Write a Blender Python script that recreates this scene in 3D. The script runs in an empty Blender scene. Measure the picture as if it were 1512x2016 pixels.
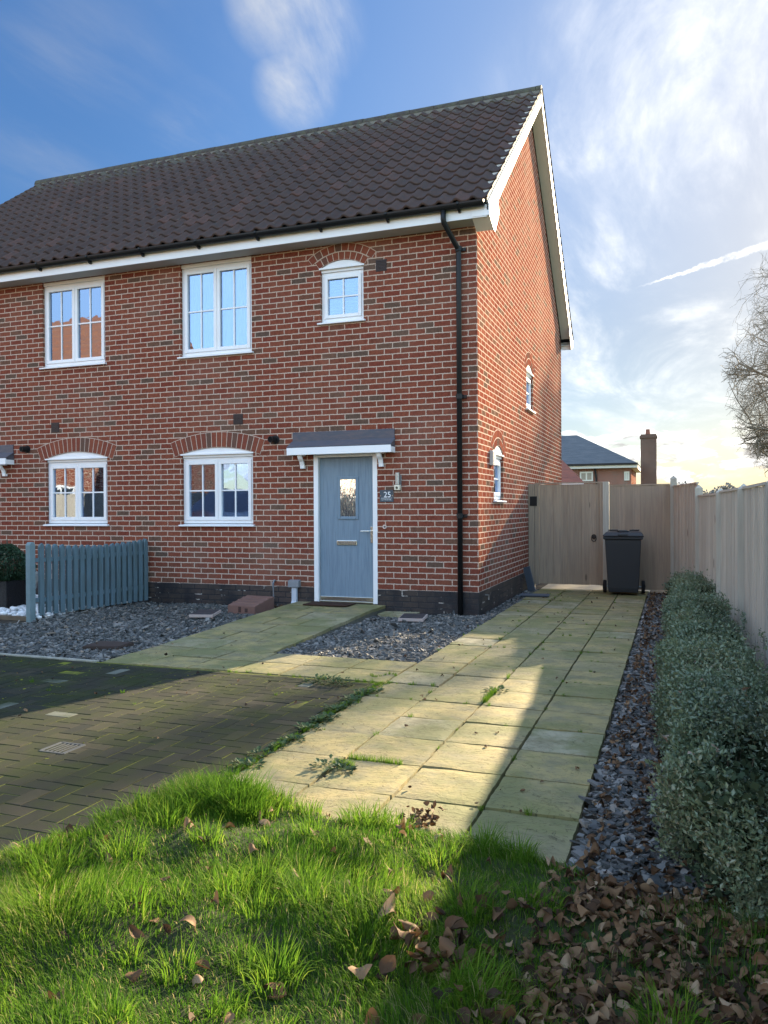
import bpy, bmesh, math, random
import numpy as np
from mathutils import Matrix, Vector
random.seed(7); rng=np.random.default_rng(11)
scene=bpy.context.scene; COL=scene.collection
R=math.radians
# ------------------------------------------------------------------ camera
cam=bpy.data.cameras.new('camera'); camo=bpy.data.objects.new('camera',cam); COL.objects.link(camo); scene.camera=camo
yaw,pit,rol=R(20.166),R(-0.217),R(-0.317)
Fv=Vector((-math.sin(yaw),math.cos(yaw),0)); Rv=Vector((math.cos(yaw),math.sin(yaw),0)); Uv=Vector((0,0,1))
F2=Fv*math.cos(pit)+Uv*math.sin(pit); U2=Uv*math.cos(pit)-Fv*math.sin(pit)
R3=Rv*math.cos(rol)+U2*math.sin(rol); U3=U2*math.cos(rol)-Rv*math.sin(rol)
M=Matrix((R3,U3,-F2)).transposed().to_4x4(); M.translation=Vector((2.297,-9.689,1.342)); camo.matrix_world=M
cam.sensor_fit='VERTICAL'; cam.sensor_height=36; cam.lens=1551.7/2016*36; cam.clip_end=3000; cam.clip_start=.05
scene.render.resolution_x=768; scene.render.resolution_y=1024
# ------------------------------------------------------------------ light
SUN_AZ=math.atan2(.31,1.0); SUN_EL=math.atan(.335/math.hypot(1,.31))   # azimuth measured from +y towards +x
sd=Vector((math.sin(SUN_AZ)*math.cos(SUN_EL),math.cos(SUN_AZ)*math.cos(SUN_EL),math.sin(SUN_EL)))
sun=bpy.data.lights.new('sun','SUN'); sun.energy=3.4; sun.angle=R(.55); sun.color=(1,.82,.56)
so=bpy.data.objects.new('sun',sun); COL.objects.link(so); so.rotation_euler=sd.to_track_quat('Z','Y').to_euler()
scene.view_settings.view_transform='Standard'; scene.view_settings.look='None'; scene.view_settings.exposure=2.92; scene.view_settings.gamma=1
world=bpy.data.worlds.new('World'); scene.world=world; world.use_nodes=True
# ---- node helpers
class NG:
    def __init__(s,tree): s.t=tree; s.n=tree.nodes; s.l=tree.links
    def new(s,ty,**kw):
        n=s.n.new(ty)
        for k,v in kw.items(): setattr(n,k,v)
        return n
    def put(s,sock,v):
        if v is None: return
        if hasattr(v,'is_output'): s.l.new(v,sock)
        elif hasattr(sock,'default_value'):
            try: sock.default_value=v
            except Exception: sock.default_value=(*v,1) if len(v)==3 else v
    def m(s,op,a,b=None,c=None,clamp=False):
        n=s.new('ShaderNodeMath',operation=op,use_clamp=clamp)
        s.put(n.inputs[0],a); s.put(n.inputs[1],b); s.put(n.inputs[2],c); return n.outputs[0]
    def vm(s,op,a,b=None):
        n=s.new('ShaderNodeVectorMath',operation=op); s.put(n.inputs[0],a); s.put(n.inputs[1],b)
        return n.outputs['Value'] if op in('DOT_PRODUCT','LENGTH','DISTANCE') else n.outputs[0]
    def comb(s,x,y,z):
        n=s.new('ShaderNodeCombineXYZ'); s.put(n.inputs[0],x); s.put(n.inputs[1],y); s.put(n.inputs[2],z); return n.outputs[0]
    def sep(s,v):
        n=s.new('ShaderNodeSeparateXYZ'); s.put(n.inputs[0],v); return n.outputs
    def noise(s,vec,scale,detail=3,rough=.55,col=False,dist=0):
        n=s.new('ShaderNodeTexNoise'); s.put(n.inputs['Vector'],vec); n.inputs['Scale'].default_value=scale
        n.inputs['Detail'].default_value=detail; n.inputs['Roughness'].default_value=rough; n.inputs['Distortion'].default_value=dist
        return n.outputs['Color' if col else 'Fac']
    def white(s,vec):
        n=s.new('ShaderNodeTexWhiteNoise',noise_dimensions='3D'); s.put(n.inputs['Vector'],vec); return n.outputs['Value']
    def ramp(s,f,stops,interp='LINEAR'):
        n=s.new('ShaderNodeValToRGB'); cr=n.color_ramp; cr.interpolation=interp
        while len(cr.elements)<len(stops): cr.elements.new(.5)
        for e,(p,c) in zip(cr.elements,stops):
            e.position=p; e.color=(c,c,c,1) if isinstance(c,(int,float)) else (*c,1)
        s.put(n.inputs[0],f); return n.outputs[0]
    def mix(s,f,a,b,mode='MIX'):
        n=s.new('ShaderNodeMix',data_type='RGBA',blend_type=mode); s.put(n.inputs[0],f)
        for k,v in((6,a),(7,b)): s.put(n.inputs[k],(*v,1) if isinstance(v,tuple) and len(v)==3 else v)
        return n.outputs[2]
    def sstep(s,v,a,b):
        n=s.new('ShaderNodeMapRange',interpolation_type='SMOOTHSTEP'); s.put(n.inputs[0],v); n.inputs[1].default_value=a; n.inputs[2].default_value=b; return n.outputs[0]
    def bump(s,h,strength,dist):
        n=s.new('ShaderNodeBump'); n.inputs['Strength'].default_value=strength; n.inputs['Distance'].default_value=dist; s.put(n.inputs['Height'],h); return n.outputs[0]
SKY_KNEE=2.6; SKY_LOW=.145   # sky dimmed in view; unseen sky made brighter and warmer to light shaded walls
def build_world():
    g=NG(world.node_tree); g.n.clear()
    sky=g.new('ShaderNodeTexSky',sky_type='NISHITA'); sky.sun_disc=False; sky.sun_elevation=SUN_EL; sky.sun_rotation=SUN_AZ
    sky.air_density=1.0; sky.dust_density=.6; sky.ozone_density=2.2; sky.altitude=0
    tc=g.new('ShaderNodeTexCoord').outputs['Generated']; d=g.vm('NORMALIZE',tc); x,y,z=g.sep(d)
    zz=g.m('ADD',g.m('MAXIMUM',z,0.0),.12)
    pl=g.comb(g.m('DIVIDE',x,zz),g.m('DIVIDE',y,zz),0.0)
    def spot(px,py,r0,r1):   # soft blob of sky around one direction
        v=(F2*1551.7+R3*(px-756)-U3*(py-1008)).normalized()
        return g.sstep(g.vm('DOT_PRODUCT',d,tuple(v)),math.cos(R(r1)),math.cos(R(r0)))
    warp=g.vm('ADD',pl,g.vm('SCALE',g.noise(pl,1.3,3,.5,True)));
    g.t.nodes[-1]
    st=g.comb(g.m('DIVIDE',x,g.m('MULTIPLY',zz,1.0)),g.m('DIVIDE',y,g.m('MULTIPLY',zz,2.6)),g.m('MULTIPLY',z,.3))
    n1=g.noise(st,2.3,8,.62,dist=.5); n2=g.noise(pl,.9,4,.5); n3=g.noise(st,7.0,6,.6,dist=.3)
    wis=g.m('MULTIPLY',g.sstep(n1,.42,.78),g.sstep(n3,.25,.65))
    def mx(*a):
        r=a[0]
        for b in a[1:]: r=g.m('MAXIMUM',r,b)
        return r
    reg=mx(spot(560,0,.2,4.2),spot(620,60,.2,3.6),g.m('MULTIPLY',spot(585,170,.2,3.2),.95),g.m('MULTIPLY',spot(380,270,.5,4),.55),g.m('MULTIPLY',spot(180,220,1,8),.25),g.m('MULTIPLY',spot(1250,110,1.5,8),.8),g.m('MULTIPLY',spot(1150,260,1,5),.8),g.m('MULTIPLY',spot(1430,30,2,8),.55),g.m('MULTIPLY',spot(1420,420,4,20),.6),g.m('MULTIPLY',spot(1200,640,2,10),.6))
    wisp=g.m('MULTIPLY',g.m('ADD',g.m('MULTIPLY',wis,1.5),g.m('MULTIPLY',g.sstep(n1,.35,.7),.30)),reg,clamp=True)
    bg=g.m('MULTIPLY',wis,g.m('MULTIPLY',g.sstep(n2,.45,.7),.35))
    right=g.m('MULTIPLY',g.sstep(g.m('DIVIDE',x,y),-.45,.35),g.m('MULTIPLY',g.sstep(z,.10,.32),.14))
    cirr=g.m('ADD',g.m('MAXIMUM',wisp,bg),right,clamp=True)
    # low cumulus bank near the horizon
    az=g.m('ARCTAN2',x,y); cv=g.comb(g.m('MULTIPLY',az,7.0),g.m('MULTIPLY',z,21.0),0.0)
    c1=g.noise(cv,2.1,8,.58,dist=.25); hz=g.m('MULTIPLY',g.sstep(z,.005,.035),g.m('SUBTRACT',1.0,g.sstep(z,.085,.135)))
    thr=g.m('SUBTRACT',c1,g.m('MULTIPLY',g.m('SUBTRACT',1.0,hz),.35))
    cum=g.m('MULTIPLY',g.sstep(thr,.46,.56),g.sstep(g.m('DIVIDE',x,y),-.6,-.1))
    # contrail
    a=Vector((-0.0400,.9660,.2560)).normalized(); b=Vector((.16,.94,.298)).normalized(); nn=a.cross(b).normalized()
    wob=g.m('MULTIPLY',g.m('SUBTRACT',g.noise(d,75,5,.7),.5),.009)
    dist=g.m('ABSOLUTE',g.m('ADD',g.vm('DOT_PRODUCT',d,tuple(nn)),wob))
    along=g.sstep(g.m('DIVIDE',x,y),-.045,.10)
    wd=g.m('DIVIDE',dist,g.m('ADD',g.m('MULTIPLY',along,.0042),.0012))
    trail=g.m('MULTIPLY',g.m('SUBTRACT',1.0,g.sstep(wd,.3,1.1)),g.m('MULTIPLY',g.sstep(g.m('DIVIDE',x,y),-.045,.0),.9))
    # clouds are lit by the sun: brighter towards it
    ds=g.m('MAXIMUM',g.vm('DOT_PRODUCT',d,tuple(sd)),0.0); glow=g.m('POWER',ds,10.0)
    cc=g.mix(1.0,(3.9,4.0,4.15),g.mix(glow,(1,1,1),(1.7,1.6,1.4)),'MULTIPLY')
    lum=g.vm('DOT_PRODUCT',sky.outputs[0],(.25,.6,.15)); sc=g.m('DIVIDE',1.25,g.m('ADD',1.0,g.m('DIVIDE',lum,SKY_KNEE)))
    sh=g.vm('MULTIPLY',sky.outputs[0],g.comb(sc,sc,sc)); 
    near=g.sstep(g.vm('DOT_PRODUCT',d,tuple(sd)),math.cos(R(56)),math.cos(R(10)))
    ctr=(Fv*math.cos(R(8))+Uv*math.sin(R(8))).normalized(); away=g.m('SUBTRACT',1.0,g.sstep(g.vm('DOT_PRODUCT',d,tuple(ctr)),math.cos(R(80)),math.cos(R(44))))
    tint=g.mix(1.0,sh,g.mix(away,g.mix(near,(.70,1.06,1.46),(.86,.93,1.05)),(1.08,1.0,.90)),'MULTIPLY')
    col=g.mix(g.m('MULTIPLY',cirr,.80),tint,cc)
    col=g.mix(g.m('MULTIPLY',g.m('MULTIPLY',trail,.75),g.sstep(g.noise(d,48,4,.6),.30,.58)),col,cc)
    cshade=g.sstep(g.noise(g.vm('ADD',cv,(0,.22,0)),2.1,6,.58,dist=.25),.47,.60)
    ccu=g.mix(cshade,cc,(1.75,1.7,1.7))
    col=g.mix(g.m('MULTIPLY',cum,.92),col,ccu)
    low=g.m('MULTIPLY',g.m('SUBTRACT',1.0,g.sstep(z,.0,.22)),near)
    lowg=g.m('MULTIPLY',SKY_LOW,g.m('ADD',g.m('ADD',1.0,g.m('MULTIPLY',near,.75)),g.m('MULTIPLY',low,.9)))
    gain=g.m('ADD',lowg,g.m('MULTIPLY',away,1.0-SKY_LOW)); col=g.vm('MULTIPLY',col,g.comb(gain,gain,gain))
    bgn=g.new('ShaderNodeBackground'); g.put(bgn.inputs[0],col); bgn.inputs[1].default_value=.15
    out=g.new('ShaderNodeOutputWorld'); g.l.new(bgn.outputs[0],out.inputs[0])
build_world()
# ------------------------------------------------------------------ materials
MATS={}
def mat(name,col=(.5,.5,.5),rough=.7,var=.0,vs=8.,bump=0.,bs=40.,tone=None,metal=0.,spec=.22,stretch=None,col2=None,coord='Object',trans=0.,bd=.01):
    if name in MATS: return MATS[name]
    m=bpy.data.materials.new(name); m.use_nodes=True; g=NG(m.node_tree); p=g.n['Principled BSDF']
    p.inputs['Roughness'].default_value=rough; p.inputs['Metallic'].default_value=metal; p.inputs['Specular IOR Level'].default_value=spec
    v=g.new('ShaderNodeTexCoord').outputs[coord]
    if stretch: v=g.vm('MULTIPLY',v,stretch)
    c=None
    if tone:
        a=g.new('ShaderNodeAttribute',attribute_name='tone').outputs['Fac']; c=g.ramp(a,tone)
    if var or col2:
        n=g.noise(v,vs,5,.6)
        base=c if c is not None else (*col,1)
        c2=(*(col2 if col2 else tuple(x*.55 for x in col)),1)
        f=g.m('MULTIPLY',g.sstep(n,.35,.7),var if var else 1.)
        c=g.mix(f,base,c2)
    if c is None: p.inputs['Base Color'].default_value=(*col,1)
    else: g.put(p.inputs['Base Color'],c)
    if bump:
        g.put(p.inputs['Normal'],g.bump(g.noise(v,bs,4,.6),bump,bd))
    if trans:
        tr=g.new('ShaderNodeBsdfTranslucent'); 
        if c is None: tr.inputs[0].default_value=(*col,1)
        else: g.put(tr.inputs[0],c)
        mx=g.new('ShaderNodeMixShader'); mx.inputs[0].default_value=trans
        g.l.new(p.outputs[0],mx.inputs[1]); g.l.new(tr.outputs[0],mx.inputs[2])
        g.l.new(mx.outputs[0],g.n['Material Output'].inputs[0])
    MATS[name]=m; return m
def brick_mat(name,ramp,mortar,h0,xoff=0.,dark=False):
    m=bpy.data.materials.new(name); m.use_nodes=True; g=NG(m.node_tree); p=g.n['Principled BSDF']
    c=g.new('ShaderNodeTexCoord').outputs['Object']; x,y,z=g.sep(c)
    wob=g.noise(c,9,2,.5,True); wx,wy,wz=g.sep(wob)
    u=g.m('ADD',g.m('ADD',x,y),g.m('ADD',g.m('MULTIPLY',wx,.012),xoff)); w=g.m('ADD',z,g.m('MULTIPLY',wy,.009))
    w=g.m('SUBTRACT',w,h0+.0045)
    rw=g.m('DIVIDE',w,.075); row=g.m('FLOOR',rw); fz=g.m('SUBTRACT',rw,row)
    uu=g.m('ADD',g.m('DIVIDE',u,.225),g.m('MULTIPLY',g.m('FLOORED_MODULO',row,2.0),.5)); cl=g.m('FLOOR',uu); fx=g.m('SUBTRACT',uu,cl)
    fine=g.m('MULTIPLY',g.m('SUBTRACT',g.noise(c,60,3,.6),.5),.018)
    ex=g.m('ADD',g.m('MULTIPLY',g.m('MINIMUM',fx,g.m('SUBTRACT',1.0,fx)),.225),fine)
    ez=g.m('ADD',g.m('MULTIPLY',g.m('MINIMUM',fz,g.m('SUBTRACT',1.0,fz)),.075),fine)
    e=g.m('MINIMUM',ex,ez); face=g.sstep(e,.0045,.0080)
    rnd=g.white(g.comb(cl,row,0.0)); rnd2=g.white(g.comb(cl,row,3.0))
    bc=g.ramp(rnd,ramp,'CONSTANT' if dark else 'LINEAR')
    n=g.noise(c,28,5,.65); bc=g.mix(g.sstep(n,.3,.75),bc,g.mix(1.0,bc,(.62,.60,.62),'MULTIPLY'))
    big=g.noise(c,.9,4,.6); bc=g.mix(g.m('MULTIPLY',g.sstep(big,.45,.75),.25),bc,(.30,.19,.14))
    soil=g.m('MULTIPLY',g.m('SUBTRACT',1.0,g.sstep(z,.3,1.1)),g.sstep(g.noise(c,3,4,.6),.35,.7)); bc=g.mix(g.m('MULTIPLY',soil,.35),bc,(.12,.085,.06)); mortar_n=soil
    spk=g.sstep(g.noise(c,120,2,.5),.70,.78); bc=g.mix(g.m('MULTIPLY',spk,.35),bc,(.45,.36,.30))
    mc=g.mix(g.noise(c,35,3),mortar,tuple(q*.78 for q in mortar))
    if dark:
        pm=g.sstep(g.noise(c,5.5,3,.6),.60,.66); mc=g.mix(pm,(.014,.016,.019),(.34,.31,.27)); 
        bc=g.mix(g.sstep(g.noise(c,7,5,.7),.60,.70),bc,(.06,.052,.047))
    g.put(p.inputs['Base Color'],g.mix(face,mc,bc)); p.inputs['Roughness'].default_value=.55 if dark else .9; p.inputs['Specular IOR Level'].default_value=  .3 if dark else .0
    hgt=g.m('ADD',g.m('ADD',g.m('MULTIPLY',face,1.0),g.m('MULTIPLY',n,.35)),g.m('MULTIPLY',rnd2,.25))
    g.put(p.inputs['Normal'],g.bump(hgt,.28,.005)); MATS[name]=m; return m
RED=[(0,(.235,.074,.045)),(.25,(.20,.056,.037)),(.5,(.25,.080,.048)),(.84,(.195,.064,.040)),(.91,(.165,.084,.056)),(.97,(.14,.085,.060)),(1,(.12,.080,.060))]
M_brick=brick_mat('red_brick',RED,(.55,.42,.33),.287)
M_plinth=brick_mat('black_painted_brick',[(0,(.014,.016,.02)),(.6,(.018,.02,.024)),(1,(.024,.024,.027))],(.03,.03,.03),.287,dark=True)
M_upvc=mat('white_upvc',(.78,.78,.78),.35,.12,2.5,spec=.5)
M_vous=mat('arch_brick',tone=[(0,(.25,.08,.048)),(.7,(.20,.060,.040)),(.85,(.14,.078,.058)),(1,(.12,.078,.06))],rough=.9,spec=0.,var=.4,vs=26,col2=(.13,.05,.038),bump=.3,bs=60)
M_mort=mat('mortar',(.50,.39,.31),.9,.3,30,bump=.2,bs=80,spec=0.)
M_black=mat('black_plastic',(.012,.013,.014),.35)
M_grey=mat('grey_plastic',(.22,.23,.24),.5)
M_door=mat('blue_grey_door',(.185,.25,.305),.42,.9,4,bump=.35,bs=14,stretch=(12,12,.8),col2=(.14,.195,.25),bd=.004)
M_chrome=mat('steel',(.72,.68,.6),.22,metal=1.)
M_slatep=mat('slate_plate',(.07,.085,.10),.5)
M_white=mat('white_paint',(.8,.8,.8),.5)
M_lead=mat('canopy_sheet',(.085,.09,.11),.55,.5,9,col2=(.16,.12,.12),stretch=(1,4,4))
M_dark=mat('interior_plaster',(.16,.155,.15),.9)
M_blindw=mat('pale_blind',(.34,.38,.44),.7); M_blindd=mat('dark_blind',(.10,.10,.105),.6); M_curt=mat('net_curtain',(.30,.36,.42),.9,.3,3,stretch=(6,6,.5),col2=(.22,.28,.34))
def glass_mat():
    m=bpy.data.materials.new('window_glass'); m.use_nodes=True; g=NG(m.node_tree); g.n.remove(g.n['Principled BSDF'])
    gl=g.new('ShaderNodeBsdfGlossy'); gl.inputs['Roughness'].default_value=.012; gl.inputs['Color'].default_value=(.50,.62,.86,1)
    c=g.new('ShaderNodeTexCoord').outputs['Object']; g.put(gl.inputs['Normal'],g.bump(g.noise(c,3.2,2,.5),.10,.012))
    tr=g.new('ShaderNodeBsdfTransparent'); tr.inputs[0].default_value=(.75,.8,.8,1)
    fr=g.new('ShaderNodeFresnel'); fr.inputs[0].default_value=1.52; f=g.m('ADD',g.m('MULTIPLY',fr.outputs[0],1.6),.26,clamp=True)
    mx=g.new('ShaderNodeMixShader'); g.put(mx.inputs[0],f); g.l.new(tr.outputs[0],mx.inputs[1]); g.l.new(gl.outputs[0],mx.inputs[2])
    g.l.new(mx.outputs[0],g.n['Material Output'].inputs[0]); return m
M_glass=glass_mat()
# ------------------------------------------------------------------ mesh helpers
def npmesh(name,V,faces,material,parent=None,smooth=False,tone=None):
    """V Nx3, faces: list of int arrays (each array KxN with constant N)"""
    me=bpy.data.meshes.new(name); V=np.asarray(V,np.float32)
    me.vertices.add(len(V)); me.vertices.foreach_set('co',V.ravel())
    loops=np.concatenate([f.ravel() for f in faces]).astype(np.int32)
    tot=np.concatenate([np.full(len(f),f.shape[1],np.int32) for f in faces])
    st=np.concatenate([[0],np.cumsum(tot)[:-1]]).astype(np.int32)
    me.loops.add(len(loops)); me.loops.foreach_set('vertex_index',loops)
    me.polygons.add(len(tot)); me.polygons.foreach_set('loop_start',st); me.polygons.foreach_set('loop_total',tot)
    me.polygons.foreach_set('use_smooth',np.full(len(tot),bool(smooth)))
    me.update(calc_edges=True)
    if tone is not None:
        a=me.attributes.new('tone','FLOAT','POINT'); a.data.foreach_set('value',np.asarray(tone,np.float32))
    me.validate(clean_customdata=False)
    o=bpy.data.objects.new(name,me); COL.objects.link(o); me.materials.append(material)
    if parent: o.parent=parent
    return o
class MB:
    def __init__(s): s.v=[]; s.f=[]; s.t=[]; s.tn=.5
    def add(s,vs,fs):
        b=len(s.v); s.v+=[tuple(v) for v in vs]; s.t+=[s.tn]*len(vs); s.f+=[tuple(b+i for i in f) for f in fs]
    def box(s,x0,x1,y0,y1,z0,z1):
        s.add([(x0,y0,z0),(x1,y0,z0),(x1,y1,z0),(x0,y1,z0),(x0,y0,z1),(x1,y0,z1),(x1,y1,z1),(x0,y1,z1)],
              [(0,3,2,1),(4,5,6,7),(0,1,5,4),(1,2,6,5),(2,3,7,6),(3,0,4,7)]); return s
    def prism(s,poly,axis,a,b):
        """extrude 2D poly along axis; poly coords are the two other axes in order"""
        def P(u,v,w): return {0:(w,u,v),1:(u,w,v),2:(u,v,w)}[axis]
        n=len(poly); vs=[P(u,v,a) for u,v in poly]+[P(u,v,b) for u,v in poly]
        s.add(vs,[tuple(range(n)),tuple(range(2*n-1,n-1,-1))]+[(i,i+n,(i+1)%n+n,(i+1)%n) for i in range(n)]); return s
    def tube(s,pts,r,n=8,cap=True):
        pts=[Vector(p) for p in pts]; rs=r if isinstance(r,(list,tuple)) else [r]*len(pts); rings=[]
        up=Vector((0,0,1)); vs=[]
        for i,p in enumerate(pts):
            d=(pts[min(i+1,len(pts)-1)]-pts[max(i-1,0)]).normalized()
            a=d.cross(up); 
            if a.length<1e-3: a=d.cross(Vector((0,1,0)))
            a.normalize(); b=d.cross(a).normalized()
            for k in range(n):
                t=2*math.pi*k/n; vs.append(p+a*(rs[i]*math.cos(t))+b*(rs[i]*math.sin(t)))
        fs=[(i*n+k,i*n+(k+1)%n,(i+1)*n+(k+1)%n,(i+1)*n+k) for i in range(len(pts)-1) for k in range(n)]
        if cap: fs+=[tuple(range(n))[::-1],tuple((len(pts)-1)*n+k for k in range(n))]
        s.add(vs,fs); return s
    def build(s,name,material,parent=None,bevel=0,smooth=False,tone=False,seg=2):
        me=bpy.data.meshes.new(name); me.from_pydata(s.v,[],s.f); me.update()
        bm=bmesh.new(); bm.from_mesh(me); bmesh.ops.recalc_face_normals(bm,faces=bm.faces); bm.to_mesh(me); bm.free()
        if smooth:
            for p in me.polygons: p.use_smooth=True
        if tone:
            a=me.attributes.new('tone','FLOAT','POINT'); a.data.foreach_set('value',np.array(s.t,np.float32))
        me.materials.append(material)
        o=bpy.data.objects.new(name,me); COL.objects.link(o)
        if parent: o.parent=parent
        if bevel:
            b=o.modifiers.new('bevel','BEVEL'); b.width=bevel; b.segments=seg; b.limit_method='ANGLE'; b.angle_limit=R(40)
        if smooth and bevel: pass
        return o
def tag(o,label,cat,group=None,kind=None):
    if label: o['label']=label
    if cat: o['category']=cat
    if group: o['group']=group
    if kind: o['kind']=kind
    return o
def thing(name,label,cat,loc=(0,0,0),rz=0,group=None):
    o=bpy.data.objects.new(name,None); COL.objects.link(o); o.location=loc; o.rotation_euler=(0,0,rz); o.empty_display_size=.1
    return tag(o,label,cat,group)
def struct(o): o['kind']='structure'; return o
def stuff(o,label,cat): return tag(o,label,cat,kind='stuff')
def holewall(name,outer,holes,thick,xform,material,parent):
    cu=bpy.data.curves.new(name,'CURVE'); cu.dimensions='2D'; cu.fill_mode='BOTH'; cu.extrude=thick/2
    for pl in [outer]+holes:
        sp=cu.splines.new('POLY'); sp.points.add(len(pl)-1)
        for p,(a,b) in zip(sp.points,pl): p.co=(a,b,0,1)
        sp.use_cyclic_u=True
    t=bpy.data.objects.new('tmp',cu); COL.objects.link(t); dg=bpy.context.evaluated_depsgraph_get(); dg.update()
    me=bpy.data.meshes.new_from_object(t.evaluated_get(dg)); bpy.data.objects.remove(t); me.name=name
    for v in me.vertices: v.co=xform(v.co)
    bm=bmesh.new(); bm.from_mesh(me); bmesh.ops.remove_doubles(bm,verts=bm.verts,dist=1e-5); bmesh.ops.recalc_face_normals(bm,faces=bm.faces); bm.to_mesh(me); bm.free()
    me.materials.clear(); me.materials.append(material)
    for p in me.polygons: p.material_index=0; p.use_smooth=False
    o=bpy.data.objects.new(name,me); COL.objects.link(o); o.parent=parent; return o
def text_mesh(name,body,size,loc,material,parent,th=.001,bold=0):
    cu=bpy.data.curves.new(name,'FONT'); cu.body=body; cu.size=size; cu.extrude=th; cu.align_x='CENTER'; cu.offset=bold
    t=bpy.data.objects.new('tmp',cu); COL.objects.link(t); dg=bpy.context.evaluated_depsgraph_get(); dg.update()
    me=bpy.data.meshes.new_from_object(t.evaluated_get(dg)); bpy.data.objects.remove(t); me.name=name
    me.transform(Matrix.Rotation(R(90),4,'X')); me.materials.clear(); me.materials.append(material)
    for p in me.polygons: p.material_index=0
    o=bpy.data.objects.new(name,me); COL.objects.link(o); o.parent=parent; o.location=loc; return o
# ------------------------------------------------------------------ the house
house=thing('semi_detached_house','red brick semi-detached house with dark pantile roof and blue-grey front door','house')
XL=-10.52; ZS=4.885
OPEN=[('lower_left',-6.845,-5.69,1.12,2.145,.095,'dark'),('lower_mid',-4.37,-3.205,1.12,2.145,.085,None),
      ('upper_left',-6.90,-5.713,3.55,ZS,0,'slat'),('upper_mid',-4.375,-3.21,3.535,ZS,0,'net'),('small',-2.155,-1.533,3.835,4.58,.09,'slat')]
def arcpts(x0,x1,z,rise,n=14):
    w=(x1-x0)/2; r=(w*w+rise*rise)/(2*rise); cz=z+rise-r; cx=(x0+x1)/2; a0=math.asin(w/r)
    return [(cx+r*math.sin(-a0+2*a0*i/n),cz+r*math.cos(-a0+2*a0*i/n)) for i in range(n+1)]
holes=[]
for n_,x0,x1,z0,z1,rise,_ in OPEN:
    zt=min(z1,ZS+.02)
    if rise: holes.append([(x0,z0)]+[(x1,z0)]+arcpts(x0,x1,z1,rise)[::-1])
    else: holes.append([(x0,z0),(x1,z0),(x1,zt),(x0,zt)])
outer=[(XL,.287),(-8.72,.287),(-8.72,2.10),(-7.80,2.10),(-7.80,.287),(-2.275,.287),(-2.275,2.10),(-1.356,2.10),(-1.356,.287),(0,.287),(0,4.95),(XL,4.95)]
holewall('front_wall',outer,holes,.3,lambda c:Vector((c.x,.15-c.z,c.y)),M_brick,house)
SW=[(.92,1.56,1.44,2.10,.12),(3.50,4.16,3.0,3.66,.12)]
souter=[(.3,.287),(7.86,.287),(7.86,4.95),(3.97,8.18),(0,5.12),(0,4.955),(.3,4.955)]
sh=[[(a,c),(b,c)]+arcpts(a,b,d,e)[::-1] for a,b,c,d,e in SW]
holewall('gable_wall',souter,sh,.3,lambda c:Vector((-.15+c.z,c.x,c.y)),M_brick,house)
b=MB(); b.box(XL,0,7.56,7.86,.287,4.95); b.box(XL,XL+.3,.3,7.56,.287,4.95); b.prism([(0,5.0),(3.97,8.18),(7.86,4.95)],0,XL,XL+.3); b.build('rear_wall',M_brick,house)
b=MB(); t=.003
b.box(XL-t,-8.72,-t,.3,-.15,.287); b.box(-7.80,-2.275,-t,.3,-.15,.287); b.box(-1.356,t,-t,.3,-.15,.287); b.box(-.3,t,.3,7.86+t,-.15,.287); b.box(XL-t,-.3,7.56,7.86+t,-.15,.287); b.box(XL-t,XL+.3,.3,7.56,-.15,.287)
b.build('plinth',M_plinth,house)
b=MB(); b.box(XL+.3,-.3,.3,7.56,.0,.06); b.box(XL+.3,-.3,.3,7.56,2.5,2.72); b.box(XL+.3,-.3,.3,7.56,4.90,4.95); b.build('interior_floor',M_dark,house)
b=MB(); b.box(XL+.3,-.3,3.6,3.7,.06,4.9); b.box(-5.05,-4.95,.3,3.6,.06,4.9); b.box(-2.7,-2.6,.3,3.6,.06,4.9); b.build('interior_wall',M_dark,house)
def arch_bricks(parent,x0,x1,z,rise,ring,n,y0=-.003,extra=0,tn=None):
    """segmental voussoir arch just above an opening, radial bricks over a mortar bed"""
    w=(x1-x0)/2; r=(w*w+rise*rise)/(2*rise); cz=z+rise-r; cx=(x0+x1)/2; a0=math.asin(w/r)+extra
    mo=MB(); P=lambda a,q:(cx+q*math.sin(a),cz+q*math.cos(a))
    pts=[P(-a0+2*a0*i/24,r+.002) for i in range(25)]+[P(a0-2*a0*i/24,r+ring+.008) for i in range(25)]
    for i in range(24):
        q=[pts[i],pts[i+1],pts[48-i],pts[49-i]]; mo.prism(q,1,y0+.0018,.03)
    vb=MB(); da=2*a0/n; g=.0055/r
    for i in range(n):
        a=-a0+da*i; vb.tn=random.random(); j=random.uniform(-.0015,.0015)
        r0,r1=r+.007,r+ring
        q=[P(a+g,r0),P(a+da-g,r0),P(a+da-g*.8,r1),P(a+g*.8,r1)]; vb.prism(q,1,y0-.001+j*.3,.02)
    return mo,vb
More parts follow.
